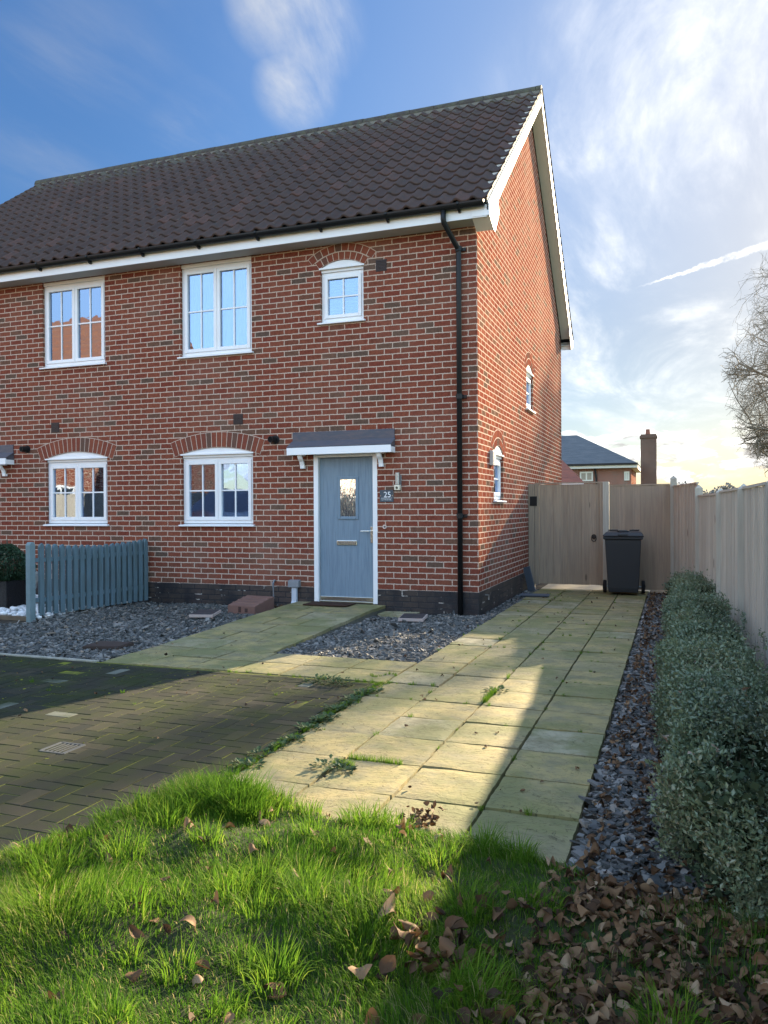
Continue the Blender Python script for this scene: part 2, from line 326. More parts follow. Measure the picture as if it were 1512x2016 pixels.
def window(u0,u1,z0,z1,rise,inside,loc=(0,0,0),rz=0,sashes=2,bars=(1,1),sw=.05):
    """window set in the wall; local x along the wall, local y into the wall"""
    top=z1 if rise else z1-.0
    f=MB(); F=.045; y0=.045; zt=top-(0.0 if rise else .0)
    hdr=.055
    f.box(u0,u0+F,y0,y0+.07,z0+.03,zt-hdr); f.box(u1-F,u1,y0,y0+.07,z0+.03,zt-hdr); f.box(u0+F,u1-F,y0,y0+.07,z0+.03,z0+.03+F); f.box(u0+F,u1-F,y0,y0+.07,zt-hdr-F,zt-hdr)
    f.box(u0-.0,u1+.0,y0-.02,y0+.07,zt-hdr+.001,zt-.001)
    iw=u1-u0-2*F; W=iw/sashes; panes=[]
    for k in range(sashes):
        a=u0+F+W*k+(.002 if k else 0.0005); c=u0+F+W*(k+1)-(.002 if k<sashes-1 else .0005); za=z0+.03+F+.0005; zb=zt-hdr-F-.0005
        f.box(a,a+sw,y0-.014,y0+.05,za,zb); f.box(c-sw,c,y0-.014,y0+.05,za,zb); f.box(a+sw,c-sw,y0-.014,y0+.05,za,za+sw); f.box(a+sw,c-sw,y0-.014,y0+.05,zb-sw,zb)
        panes.append((a+sw,c-sw,za+sw,zb-sw))
    w=f.build('window',M_upvc,house,bevel=.004); w.location=loc; w.rotation_euler=(0,0,rz)
    for (a,c,za,zb) in panes:
        p=MB(); p.box(a-.005,c+.005,y0+.020,y0+.026,za-.005,zb+.005); p.build('pane',M_glass,w)
        gb=MB()
        for i in range(bars[0]):
            xx=a+(c-a)*(i+1)/(bars[0]+1); gb.box(xx-.010,xx+.010,y0+.008,y0+.0195,za,zb)
        for i in range(bars[1]):
            zz=za+(zb-za)*(i+1)/(bars[1]+1); gb.box(a,c,y0+.007,y0+.0193,zz-.010,zz+.010)
        gb.build('glazing_bar',M_upvc,w)
    s=MB(); s.prism([(-.045,z0-.012),(-.045,z0+.008),(y0+.06,z0+.03),(y0+.06,z0-.012)],0,u0-.035,u1+.03); s.build('sill',M_upvc,w,bevel=.003)
    if rise:
        ap=MB(); pts=arcpts(u0+.001,u1-.001,z1+.002,rise-.004); ap.prism([(u0+.001,z1-.001)]+pts+[(u1-.001,z1-.001)],1,.012,.10)
        ap.build('arch_panel',M_upvc,w)
        st=MB(); st.box(u0-.015,u1+.01,-.012,.02,z1-.016,z1+.004); st.build('drip_strip',M_upvc,w)
        mo,vb=(arch_bricks(None,u0,u1,z1,rise,.215,max(7,int((u1-u0+.1)/.069)),extra=.06) if u1-u0>.8 else arch_bricks(None,u0,u1,z1,rise,.105,9,extra=.03))
        am=vb.build('brick_arch',M_vous,w,tone=True,bevel=.003,seg=1); mo.build('arch_mortar',M_mort,am)
        if u1-u0<.8:
            w2=(u1-u0)/2; r=(w2*w2+rise*rise)/(2*rise); k=(r+.112)/r
            mo,vb=arch_bricks(None,(u0+u1)/2-w2*k,(u0+u1)/2+w2*k,z1+(rise-r)+ (r-rise)*k ,rise*k,.105,10,extra=.10)
            am=vb.build('brick_arch',M_vous,w,tone=True,bevel=.003,seg=1); mo.build('arch_mortar',M_mort,am)
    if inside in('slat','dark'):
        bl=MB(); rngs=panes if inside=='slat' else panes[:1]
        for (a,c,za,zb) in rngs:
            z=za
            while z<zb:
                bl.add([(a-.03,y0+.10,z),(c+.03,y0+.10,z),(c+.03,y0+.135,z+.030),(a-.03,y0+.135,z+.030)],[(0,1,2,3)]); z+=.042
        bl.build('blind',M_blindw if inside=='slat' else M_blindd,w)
        
    elif inside=='net':
        n=90; vs=[]; fs=[]
        for i in range(n+1):
            xx=u0+.03+(u1-u0-.06)*i/n; yy=y0+.12+.012*math.sin(i*.9)+.008*math.sin(i*.37)
            vs+=[(xx,yy,z0+.06),(xx,yy,zt-.05)]
        fs=[(2*i,2*i+2,2*i+3,2*i+1) for i in range(n)]
        bl=MB(); bl.add(vs,fs); bl.build('curtain',M_curt,w,smooth=True)
    return w
for n_,x0,x1,z0,z1,rise,ins in OPEN:
    sm=n_=='small'; window(x0,x1,z0,z1,rise,ins,sashes=1 if sm else 2,sw=.045 if sm else .05)
for a,b_,c,d,e in SW: window(a,b_,c,d,e,None,rz=R(90),sashes=1,bars=(0,1))
# something on the inner sill of the middle window
b=MB(); b.tube([(0,0,0),(0,0,.04),(0,0,.09),(0,0,.11)],[.045,.06,.04,.02],12); o=b.build('vase',M_white,None,smooth=True); o.location=(-3.62,.20,1.151); tag(o,'small white vase inside the window left of the front door','vase')
# -- door sets
M_step=mat('stone_threshold',(.35,.34,.31),.8)
def door(dx,mirror=False):
    s=-1 if mirror else 1
    X=lambda v: dx+s*v
    def bx(m,a,c,*r): a,c=sorted((X(a),X(c))); m.box(a,c,*r)
    zb=.09
    d=MB(); bx(d,-.39,.39,.05,.095,zb+.055,2.035); D=d.build('front_door',M_door,house,bevel=.004)
    f=MB(); bx(f,-.46,-.395,.0,.10,zb,2.10); bx(f,.395,.46,.0,.10,zb,2.10); bx(f,-.395,.395,.0,.10,2.04,2.10); f.build('door_frame',M_upvc,D,bevel=.004)
    t=MB(); bx(t,-.395,.395,.02,.12,zb+.0,zb+.022); bx(t,-.39,.39,.03,.0495,zb+.03,zb+.08); t.build('threshold',M_chrome,D,bevel=.003)
    gx0,gx1,gz0,gz1=-.085,.135,1.245,1.74
    fr=MB()
    for q in((gx0-.04,gx0,gz0-.04,gz1+.04),(gx1,gx1+.04,gz0-.04,gz1+.04)): bx(fr,q[0],q[1],.036,.0495,q[2],q[3])
    bx(fr,gx0,gx1,.036,.0495,gz1,gz1+.04); bx(fr,gx0,gx1,.036,.0495,gz0-.04,gz0); fr.build('glass_frame',M_door,D,bevel=.006)
    g=MB(); bx(g,gx0,gx1,.042,.0485,gz0,gz1); g.build('door_glass',mat('obscure_glass',(.80,.80,.78),.06,metal=1.,bump=.35,bs=9,stretch=(3,3,.6),bd=.01),D)
    l=MB(); bx(l,-.14,.155,.034,.0495,.86,.925); l.build('letter_plate',M_chrome,D,bevel=.008)
    h=MB(); bx(h,.350,.386,.036,.0495,.895,1.11); h.tube([(X(.368),.04,1.052),(X(.368),-.005,1.052),(X(.35),-.012,1.052),(X(.225),-.012,1.050)],.0095,8); h.build('door_handle',M_chrome,D,bevel=.006)
    # canopy over the door
    c=MB(); c.prism([(-.16,2.172),(-.16,2.150),(-.003,2.150),(-.003,2.255)],0,*sorted((X(-.77),X(.71)))); c.prism([(-.014,2.26),(-.003,2.26),(-.003,2.392),(-.02,2.385)],0,*sorted((X(-.765),X(.71))))
    c.prism([(-.17,2.176),(-.168,2.184),(-.012,2.268),(-.012,2.257)],0,*sorted((X(-.78),X(.72))))
    C=c.build('canopy',M_lead,house,bevel=.002)
    c=MB(); bx(c,-.775,.715,-.178,-.161,2.072,2.168); bx(c,-.775,-.758,-.1605,-.001,2.075,2.149); bx(c,.698,.715,-.1605,-.001,2.075,2.149); bx(c,-.757,.697,-.16,-.002,2.09,2.104); c.build('canopy_fascia',M_white,C,bevel=.003)
    for xx in(-.605,.53):
        k=MB(); k.prism([(-.001,2.089),(-.13,2.089),(-.145,2.06),(-.12,2.02),(-.075,1.985),(-.055,1.94),(-.05,1.895),(-.001,1.895),(-.001,1.93),(-.03,1.935),(-.045,1.99),(-.09,2.03),(-.10,2.055),(-.08,2.065),(-.001,2.065)],0,*sorted((X(xx-.03),X(xx+.03))))
        k.build('bracket',M_white,C,bevel=.003)
    return D
door(-1.815); door(-8.26,True)
# -- roof
RY0,RZ0,RY1,RZ1=-.335,5.075,3.97,8.50
def roof_mesh():
    VS=[];FS=[];TN=[];base=0
    xs=np.arange(-10.72,.232,.0212*.5*2/ 1.0); per=.212
    ph=((xs-.2)/per)%1.0
    prof=np.where(ph<.42,.030*np.sin(np.pi*ph/.42)**.8,-.014*np.sin(np.pi*(ph-.42)/.58))
    L=math.hypot(RY1-RY0,RZ1-RZ0); nrm=np.array([0,-(RZ1-RZ0)/L,(RY1-RY0)/L]); slope=np.array([0,(RY1-RY0)/L,(RZ1-RZ0)/L])
    n=16; g=L/n
    for side in(0,1):
        for k in range(n):
            jit=np.zeros_like(xs); til=np.floor((xs-.2)/(per*1)+ (.0)); h=np.sin(til*12.9898+k*78.233)*43758.5453; rn=h-np.floor(h)
            jit=(rn-.5)*.006
            rows=[]
            for (sa,of) in((k*g-.005,.004),(k*g-.012,.030),((k)*g+.02,.0335),((k+.5)*g,.0225),((k+1)*g+.03,.008)):
                p=np.zeros((len(xs),3)); sa_=sa+jit
                p[:,0]=xs; p[:,1]=RY0+slope[1]*sa_+nrm[1]*(prof+of); p[:,2]=RZ0+slope[2]*sa_+nrm[2]*(prof+of)
                if side: p[:,1]=2*RY1-p[:,1]
                rows.append(p)
            V=np.concatenate(rows); m=len(xs); i=np.arange(m-1)
            for r in range(4):
                q=np.stack([i+r*m,i+1+r*m,i+1+(r+1)*m,i+(r+1)*m],1)+base
                FS.append(q if not side else q[:,::-1])
            VS.append(V); TN.append(np.tile(rn,5)); base+=len(V)
    return np.concatenate(VS),[np.concatenate(FS)],np.concatenate(TN)
def tile_mat():
    m=bpy.data.materials.new('pantile'); m.use_nodes=True; g=NG(m.node_tree); p=g.n['Principled BSDF']
    c=g.new('ShaderNodeTexCoord').outputs['Object']; a=g.new('ShaderNodeAttribute',attribute_name='tone').outputs['Fac']
    col=g.ramp(a,[(0,(.052,.033,.027)),(.4,(.070,.043,.034)),(.8,(.060,.039,.031)),(1,(.090,.049,.038))])
    n=g.noise(c,14,5,.7); col=g.mix(g.sstep(n,.45,.75),col,(.045,.040,.038))
    li=g.m('MULTIPLY',g.sstep(g.noise(c,22,4,.65),.60,.72),g.sstep(g.noise(c,1.1,3,.6),.42,.62)); col=g.mix(g.m('MULTIPLY',li,.55),col,(.15,.145,.10))
    x,y,z=g.sep(c); top=g.m('MULTIPLY',g.sstep(z,7.6,8.5),g.sstep(g.noise(c,6,4,.7),.45,.62)); col=g.mix(g.m('MULTIPLY',top,.6),col,(.12,.12,.085))
    g.put(p.inputs['Base Color'],col); p.inputs['Roughness'].default_value=.85; p.inputs['Specular IOR Level'].default_value=.15
    g.put(p.inputs['Normal'],g.bump(g.noise(c,90,3,.6),.3,.004)); return m
M_tile=tile_mat()
V,Fq,TN=roof_mesh(); roof=npmesh('roof',V,Fq,M_tile,house,smooth=True,tone=TN)
b=MB(); b.prism([(RY0+.03,RZ0-.03),(RY1,RZ1-.035),(2*RY1-RY0-.03,RZ0-.03),(2*RY1-RY0-.12,RZ0-.055),(RY1,RZ1-.10),(RY0+.12,RZ0-.055)],0,-10.68,.19); b.build('roof_deck',mat('felt',(.03,.03,.03),.9),roof)
b=MB()
x=-10.74; i=0
while x<.20:
    x1=min(x+.452,.215); r=.125+random.uniform(-.003,.003)
    pts=[(RY1+r*1.05*math.cos(t),RZ1-.045+r*math.sin(t)) for t in np.linspace(-.15,math.pi+.15,13)]
    b.tn=random.random(); b.prism(pts,0,x,x1-.006); x=x1+.0005
b.build('ridge_tile',mat('ridge_tile',(.055,.045,.04),.85,.9,9,bump=.4,bs=40,col2=(.085,.085,.055)),roof)
b=MB(); b.prism([(RY1-.17,RZ1-.13),(RY1-.12,RZ1-.03),(RY1+.12,RZ1-.03),(RY1+.17,RZ1-.13)],0,-10.72,.19); b.build('ridge_bedding',mat('bedding_mortar',(.14,.125,.10),.95,.6,14,bump=.6,bs=30,col2=(.14,.13,.10)),roof)
# verge bedding
dy,dz=RY1-RY0,RZ1-RZ0; L=math.hypot(dy,dz); sy,sz=dy/L,dz/L
def rake(u,o): return (RY0+sy*u-sz*o,RZ0+sz*u+sy*o)   # u up the slope, o above it
for s_ in(0,1):
    b=MB(); q=[rake(.06,-.055),rake(L,-.055),rake(L,.004),rake(.06,.004)]
    if s_: q=[(2*RY1-y,z) for y,z in q]
    b.prism(q,0,.10,.192); b.build('verge_mortar',mat('verge_mortar',(.42,.38,.31),.95,.5,20,bump=.4,bs=40),roof)
    b=MB(); q=[rake(-.0,-.235),rake(L+.0,-.235),rake(L,-.056),rake(.05,-.056)]
    q=[rake(.10,-.245),(RY1,rake(L,-.245)[1]-.035),(RY1,rake(L,-.056)[1]-.0),rake(.06,-.056)]
    if s_: q=[(2*RY1-y,z) for y,z in q]
    b.prism(q,0,.186,.205); b.build('bargeboard',M_white,house,bevel=.002)
    b=MB(); q=[rake(.25,-.235),(RY1,rake(L,-.235)[1]-.035),(RY1,rake(L,-.22)[1]-.035),rake(.25,-.22)]
    if s_: q=[(2*RY1-y,z) for y,z in q]
    b.prism(q,0,.0005,.1855); b.build('verge_soffit',mat('soffit',(.62,.60,.56),.5),house)
    b=MB(); q=[(-.255,5.055),(-.275,5.04),(-.275,4.90),(-.02,4.80),(.05,4.80),(.30,5.12),(.20,5.24)]
    if s_: q=[(2*RY1-y-.05,z) for y,z in q]
    b.prism(q,0,.2055,.222); b.prism([q[2],q[3],(q[3][0],q[3][1]+.085),(q[2][0],q[2][1]+.06)],0,.0005,.205); b.build('eaves_box',M_white,house)
b=MB(); b.box(-10.68,.185,-.268,-.25,4.885,5.045); b.build('fascia',M_upvc,house,bevel=.002)
b=MB(); b.box(-10.68,.0,-.2495,-.001,4.886,4.897); b.build('soffit',mat('soffit_grey',(.45,.44,.42),.6),house)
b=MB(); b.box(-10.68,.185,8.17,8.19,4.885,5.045); b.box(-10.68,.185,7.87,8.169,4.886,4.897); b.build('rear_fascia',M_upvc,house)
# gutter: half round trough
gp=[]; gy,gz,gr=-.325,5.062,.056
for t in np.linspace(math.pi,2*math.pi,11): gp.append((gy+gr*math.cos(t),gz+gr*1.15*math.sin(t)))
for t in np.linspace(2*math.pi,math.pi,11): gp.append((gy+(gr-.004)*math.cos(t),gz+(gr-.004)*1.15*math.sin(t)))
b=MB(); b.prism(gp,0,-10.7,.165); b.prism(gp[:11],0,.165,.169); G_=b.build('gutter',M_black,house)
b=MB(); x=-.15
while x>-10.6:
    b.prism([(gy-gr-.006,gz+.005),(gy-gr-.006,gz-.02),(gy-.02,gz-gr*1.15-.008),(gy+.03,gz-.095),(-.2685,gz-.095),(-.2685,gz-.06),(gy+gr*.7,gz-.045),(gy,gz-gr*1.15),(gy-gr,gz-.02),(gy-gr,gz+.005)],0,x-.014,x+.014); x-=.93; b.build('gutter_bracket',M_black,G_); b=MB()
b=MB(); b.tube([(-.345,gy,5.0),(-.345,gy,4.90),(-.34,gy+.01,4.86),(-.235,-.09,4.62),(-.222,-.062,4.585),(-.222,-.062,4.54),(-.222,-.062,.0)],.034,14); P_=b.build('downpipe',M_black,house,smooth=True)
b=MB()
for z in(4.60,2.75,1.25): b=MB(); b.tube([(-.222,-.062,z-.03),(-.222,-.062,z+.03)],.042,14); b.box(-.245,-.14,-.035,-.001,z-.02,z+.02); b.build('pipe_clip',M_black,P_)

# -- vents, flues, service boxes
M_vent=mat('brown_vent',(.045,.032,.03),.5)
for (x,z) in((-6.665,2.63),(-3.435,2.613),(-1.281,4.531)):
    b=MB(); b.box(x-.075,x+.075,-.006,.02,z-.075,z+.075)
    for i in range(7): b.box(x-.065,x+.065,-.0115,-.0065,z-.062+i*.019,z-.052+i*.019)
    b.build('air_vent',M_vent,house)
def flue(x,z):
    b=MB(); b.tube([(x,.02,z),(x,-.012,z)],.062,20); b.tube([(x-.01,-.01,z),(x-.03,-.10,z-.0)],[.048,.045],16); f=b.build('flue',M_black,house,smooth=False)
    b=MB(); b.tube([(x-.03,-.1001,z),(x-.031,-.104,z)],[.036,.034],16); b.build('flue_mouth',mat('flue_dark',(.004,.004,.004),.9),f)
flue(-2.85,2.305); flue(-7.22,2.31)
b=MB(); b.prism([(-.075,.285),(-.075,.375),(-.002,.385),(-.002,.285)],0,-2.635,-2.475); B_=b.build('service_box',M_grey,house,bevel=.004)
b=MB(); b.prism([(-.055,.284),(-.06,.10),(-.12,.0),(-.07,.0),(-.012,.09),(-.01,.284)],0,-2.59,-2.515); b.build('cable_duct',mat('pale_duct',(.45,.48,.52),.5),B_,bevel=.006)
b=MB(); b.tube([(-2.86,.0,.36),(-2.86,-.04,.37),(-2.87,-.055,.33),(-2.865,-.055,.12),(-2.865,-.055,.10),(-2.93,-.055,.095)],.013,8); b.build('condensate_pipe',M_grey,house,smooth=True)
# cowl vent beside the lower gable window
b=MB(); b.box(.0,.045,.66,.83,1.92,2.12)
c=MB()
for i in range(9): c.box(.0455,.051,.67,.82,1.925+i*.021,1.937+i*.021)
v=b.build('extract_vent',mat('vent_pale',(.5,.46,.42),.5),house,bevel=.003); c.build('vent_louvre',mat('vent_pale',(.5,.46,.42),.5),v)
b=MB(); b.tube([(.0,.35,.22),(.05,.35,.22),(.05,.35,.16)],.01,6); b.build('outside_tap',mat('brass_tap',(.35,.33,.3),.4,metal=.8),house)
# -- things fixed to the front wall
sg=thing('house_number_sign','small slate plaque with pale number 25 right of the front door','sign',(-1.2215,-.0065,1.435))
b=MB(); b.box(-.094,.094,-.004,.006,0,.155); b.build('plaque',M_slatep,sg,bevel=.0015)
text_mesh('number','25',.105,(.012,-.0062,.060),M_white,sg)
b=MB(); b.box(-.075,.072,-.006,-.0045,.047,.051); b.build('rule_line',M_white,sg)
text_mesh('street_name','BUTTERFIELD RISE',.0165,(0,-.0058,.021),M_white,sg,.0008)
for s_ in(-.083,.083): b=MB(); b.tube([(s_,-.004,.08),(s_,-.009,.08)],.005,10); b.build('fixing_screw',M_chrome,sg)
wl=thing('wall_lamp','slim steel wall lamp with sensor above the number plaque','lamp',(-1.045,0,1.585))
b=MB(); b.tube([(0,-.075,.075),(0,-.075,.225)],.031,20); b.build('lamp_tube',mat('brushed_steel',(.35,.36,.36),.38,metal=1.),wl,smooth=False)
b=MB(); b.box(-.028,.028,-.05,-.001,.03,.20); b.build('back_plate',M_grey,wl,bevel=.003)
b=MB(); b.box(-.036,.036,-.11,-.051,.0,.068); b.build('sensor_housing',mat('sensor_cream',(.72,.66,.52),.4),wl,bevel=.005)
b=MB(); b.tube([(0,-.1105,.03),(0,-.125,.025)],[.018,.008],12); b.build('sensor_eye',mat('sensor_dark',(.10,.08,.05),.3),wl)
db=thing('doorbell','round steel doorbell on brick below the number plaque','doorbell',(-1.25,0,1.11))
b=MB(); b.tube([(0,0,0),(0,-.012,0)],[.031,.028],24); b.build('bell_ring',mat('bell_steel',(.6,.6,.6),.35,metal=1.),db)
b=MB(); b.tube([(0,-.0121,0),(0,-.017,0)],[.015,.012],16); b.build('bell_push',mat('bell_dark',(.12,.13,.14),.4),db)
# ------------------------------------------------------------------ ground surfaces
def rnd(a,b,n): return rng.uniform(a,b,n)
M_soil=mat('soil',(.045,.034,.024),.95,.8,9,bump=.6,bs=50,col2=(.075,.062,.04))
M_turf=mat('turf',(.05,.075,.02),.95,.9,.6,bump=.5,bs=20,col2=(.08,.085,.03))
b=MB(); b.add([(-900,-900,-.09),(900,-900,-.09),(900,900,-.09),(-900,900,-.09)],[(0,1,2,3)]); struct(b.build('ground',M_turf))
b=MB(); b.box(-12,3.4,-9.5,9.5,-.085,-.035); struct(b.build('bed_soil',M_soil))
# block paving: herringbone blocks over mossy sand
M_moss=mat('mossy_sand',(.15,.16,.018),.95,.85,5,bump=.5,bs=70,col2=(.04,.036,.02))
b=MB(); b.box(-13.0,.19,-16,-4.0,-.0345,-.0030); struct(b.build('driveway_joints',M_moss))
def blocks():
    w=.1; gp=.0018; V=[];T=[]
    for i in range(-130,2):
        for j in range(-112,-40):
            s=(i-j)%4
            if s==0: x0,x1,y0,y1=i*w,(i+2)*w,j*w,(j+1)*w
            elif s==3: x0,x1,y0,y1=i*w,(i+1)*w,j*w,(j+2)*w
            else: continue
            if x0<-9.5: continue
            x0=max(x0,-9.5); x1=min(x1,.185); y1=min(y1,-4.035)
            if x1-x0<.03 or y1-y0<.03: continue
            jx,jy=random.gauss(0,.0012),random.gauss(0,.0012); a=random.gauss(0,.004); bb=random.gauss(0,.004); z=random.gauss(0,.0010)
            g=gp+random.uniform(0,.0018); c=.002
            xs=(x0+g+jx,x1-g+jx); ys=(y0+g+jy,y1-g+jy); cx,cy=(x0+x1)/2,(y0+y1)/2
            low=[(xs[0],ys[0]),(xs[1],ys[0]),(xs[1],ys[1]),(xs[0],ys[1])]; top=[(xs[0]+c,ys[0]+c),(xs[1]-c,ys[0]+c),(xs[1]-c,ys[1]-c),(xs[0]+c,ys[1]-c)]
            V+=[(x,y,-.03) for x,y in low]+[(x,y,-.0022+z+a*(x-cx)+bb*(y-cy)) for x,y in low]+[(x,y,z+a*(x-cx)+bb*(y-cy)) for x,y in top]
            t=random.random(); t=t*.9 if random.random()>.012 else 1.0
            T+=[t]*12
    n=len(V)//12; k=np.arange(n)[:,None]*12
    F=[]
    for q in((0,1,5,4),(1,2,6,5),(2,3,7,6),(3,0,4,7),(4,5,9,8),(5,6,10,9),(6,7,11,10),(7,4,8,11),(8,9,10,11)): F.append(k+np.array(q))
    return V,[np.concatenate(F)],T
M_block=mat('block_paver',tone=[(0,(.024,.025,.018)),(.3,(.036,.034,.024)),(.6,(.022,.024,.019)),(.86,(.050,.044,.030)),(.93,(.036,.034,.025)),(1,(.13,.135,.11))],rough=.9,spec=.12,var=.85,vs=3.2,col2=(.030,.038,.012),bump=.45,bs=160,bd=.003)
V,Fq,T=blocks(); struct(npmesh('driveway',V,Fq,M_block,tone=T))
# riven slabs
def slabs(cells,name):
    V=[];F=[];T=[];base=0
    for (x0,x1,y0,y1,zc) in cells:
        nx,ny=9,9; g=.0075; t=random.random(); a,bq=random.gauss(0,.004),random.gauss(0,.004); dz=random.gauss(0,.002)
        ph=[random.uniform(0,9) for _ in range(6)]
        def wob(t_,k): return .0016*math.sin(t_*9+ph[k])+.0012*math.sin(t_*31+ph[k+1])
        gr=np.zeros((ny+1,nx+1,3))
        for j in range(ny+1):
            for i in range(nx+1):
                u,v=i/nx,j/ny; x=x0+g+(x1-x0-2*g)*u; y=y0+g+(y1-y0-2*g)*v
                if i in(0,nx): x+=wob(v,0 if i==0 else 1)
                if j in(0,ny): y+=wob(u,2 if j==0 else 3)
                e=min(i,nx-i,j,ny-j); z=zc(x,y)+dz+a*(u-.5)+bq*(v-.5)-(.0025 if e==0 else 0)+.0012*math.sin(u*11+ph[4]+3*math.sin(v*5+ph[5]))
                gr[j,i]=(x,y,z)
        P=gr.reshape(-1,3); V.append(P); 
        rim=[(0,i) for i in range(nx)]+[(j,nx) for j in range(ny)]+[(ny,i) for i in range(nx,0,-1)]+[(j,0) for j in range(ny,0,-1)]
        lowp=np.array([gr[j,i]-(0,0,.035) for j,i in rim]); V.append(lowp)
        idx=lambda j,i: base+j*(nx+1)+i
        F+= [(idx(j,i),idx(j,i+1),idx(j+1,i+1),idx(j+1,i)) for j in range(ny) for i in range(nx)]
        m=len(rim); lb=base+len(P)
        F+=[(idx(*rim[k]),lb+k,lb+(k+1)%m,idx(*rim[(k+1)%m])) for k in range(m)]
        T+=[t]*(len(P)+m); base+=len(P)+m
    return npmesh(name,np.concatenate(V),[np.array(F)],M_slab,tone=T)
def slab_mat():
    m=bpy.data.materials.new('riven_slab'); m.use_nodes=True; g=NG(m.node_tree); p=g.n['Principled BSDF']
    c=g.new('ShaderNodeTexCoord').outputs['Object']; a=g.new('ShaderNodeAttribute',attribute_name='tone').outputs['Fac']
    off=g.vm('ADD',c,g.comb(g.m('MULTIPLY',a,37.0),g.m('MULTIPLY',a,91.0),0.0))
    col=g.ramp(a,[(0,(.27,.22,.10)),(.5,(.33,.265,.11)),(.8,(.25,.215,.11)),(1,(.33,.30,.20))])
    n=g.noise(off,4.5,6,.62); col=g.mix(g.sstep(n,.36,.68),col,(.185,.165,.095)); dk=g.sstep(g.noise(off,11,4,.7),.56,.70); col=g.mix(g.m('MULTIPLY',dk,.45),col,(.13,.115,.07))
    al=g.m('MULTIPLY',g.sstep(g.noise(c,1.7,5,.65),.42,.62),.72); col=g.mix(al,col,(.145,.150,.055))
    sp=g.sstep(g.noise(c,130,2,.5),.62,.74); col=g.mix(g.m('MULTIPLY',sp,.35),col,(.12,.11,.08))
    # riven ledges: stepped contours of a stretched noise
    rv=g.vm('MULTIPLY',off,(1.8,5.5,1.0)); h=g.noise(rv,1.6,5,.58,dist=1.1); st=g.m('MULTIPLY',h,11.0); fl=g.m('FLOOR',st); fr=g.m('SUBTRACT',st,fl)
    edge=g.sstep(fr,.0,.07); led=g.m('ADD',fl,edge)
    line=g.m('MULTIPLY',g.m('SUBTRACT',1.0,g.sstep(g.m('ABSOLUTE',g.m('SUBTRACT',fr,.035)),.0,.05)),g.sstep(g.noise(off,3,2),.40,.52)); col=g.mix(g.m('MULTIPLY',line,.95),col,(.07,.06,.035))
    fine=g.noise(off,38,5,.65); hh=g.m('ADD',g.m('MULTIPLY',led,.55),g.m('MULTIPLY',fine,.35))
    g.put(p.inputs['Base Color'],col); p.inputs['Roughness'].default_value=.85; p.inputs['Specular IOR Level'].default_value=.25
    g.put(p.inputs['Normal'],g.bump(hh,1.0,.009)); return m
M_slab=slab_mat()
cells=[]; W4=.4275; rows=24; Y0=-6.225
flat=lambda x,y:.004
for r in range(-1,22):
    y0=Y0+.45*r; y1=y0+.45
    for c in range(4):
        x0=.205+W4*c
        cells.append((x0,x0+W4,y0,min(y1,3.62),flat))
struct(slabs(cells,'side_path'))
# ramp path to the door plus the strip along the driveway
def zr(x,y): 
    t=max(0,min(1,(y+3.1)/2.6)); return .004+.088*t
cells=[]
ys=[-3.98,-3.555,-3.13]+[-3.13+.4475*k for k in range(1,8)]
for k in range(len(ys)-1):
    y0,y1=ys[k],min(ys[k+1],-.015)
    xs=[-2.50,-2.08,-1.655,-1.23] if k%2 else [-2.50,-1.87,-1.23]
    if k<2: xs=[-2.50,-2.05,-1.60,-1.17,-.72,-.27,.195]
    for i in range(len(xs)-1): cells.append((xs[i],xs[i+1],y0,y1,zr))
struct(slabs(cells,'front_path'))
b=MB(); b.prism([(-3.1,-.034),(-3.1,-.036),(-.02,-.036),(-.02,.052),(-.5,.052)],0,-2.49,-1.24); struct(b.build('ramp_base',mat('ramp_concrete',(.12,.115,.09),.9,.6,9)))
b=MB(); b.box(-13,-2.51,-4.03,-3.975,-.034,.008); struct(b.build('kerb_edging',mat('kerb_concrete',(.32,.30,.25),.9,.6,12,col2=(.18,.18,.12))))
b=MB(); b.box(.21,1.93,3.62,5.2,-.03,-.002); struct(b.build('rear_patio',mat('patio',(.42,.36,.25),.8,.5,6)))
# ------------------------------------------------------------------ slate chippings (uncountable)
def flakes(name,pts,zt,size,material,label,cat,flat=.5,th=.22,tonef=None):
    n=len(pts); L=size*rng.lognormal(0,.38,n); Wd=L*rnd(.4,.85,n); T=np.minimum(L*th*rnd(.4,1.2,n),.014)
    yaw_=rnd(0,2*np.pi,n); tl=np.abs(rng.normal(0,flat,n)); ta=rnd(0,2*np.pi,n)
    q=np.array([(-1,-1),(1,-1),(1,1),(-1,1)],float)
    P=np.zeros((n,8,3))
    for k in range(4):
        jx=1+rnd(-.38,.12,n); jy=1+rnd(-.45,.12,n)
        x=q[k,0]*L/2*jx; y=q[k,1]*Wd/2*jy
        P[:,k,0]=x;P[:,k,1]=y;P[:,k,2]=-T/2;P[:,k+4,0]=x*.94;P[:,k+4,1]=y*.94;P[:,k+4,2]=T/2
    c,s=np.cos(yaw_),np.sin(yaw_); x=P[:,:,0]*c[:,None]-P[:,:,1]*s[:,None]; y=P[:,:,0]*s[:,None]+P[:,:,1]*c[:,None]
    z=P[:,:,2]+ np.tan(np.clip(tl,0,1.1))[:,None]*(x*np.cos(ta)[:,None]+y*np.sin(ta)[:,None])
    P[:,:,0]=x+pts[:,0,None];P[:,:,1]=y+pts[:,1,None];P[:,:,2]=z+zt[:,None]
    k=np.arange(n)[:,None]*8; F=np.concatenate([k+np.array(f) for f in((4,5,6,7),(0,1,5,4),(1,2,6,5),(2,3,7,6),(3,0,4,7))])
    return stuff(npmesh(name,P.reshape(-1,3),[F],material,tone=np.repeat(rng.random(n) if tonef is None else tonef,8)),label,cat)
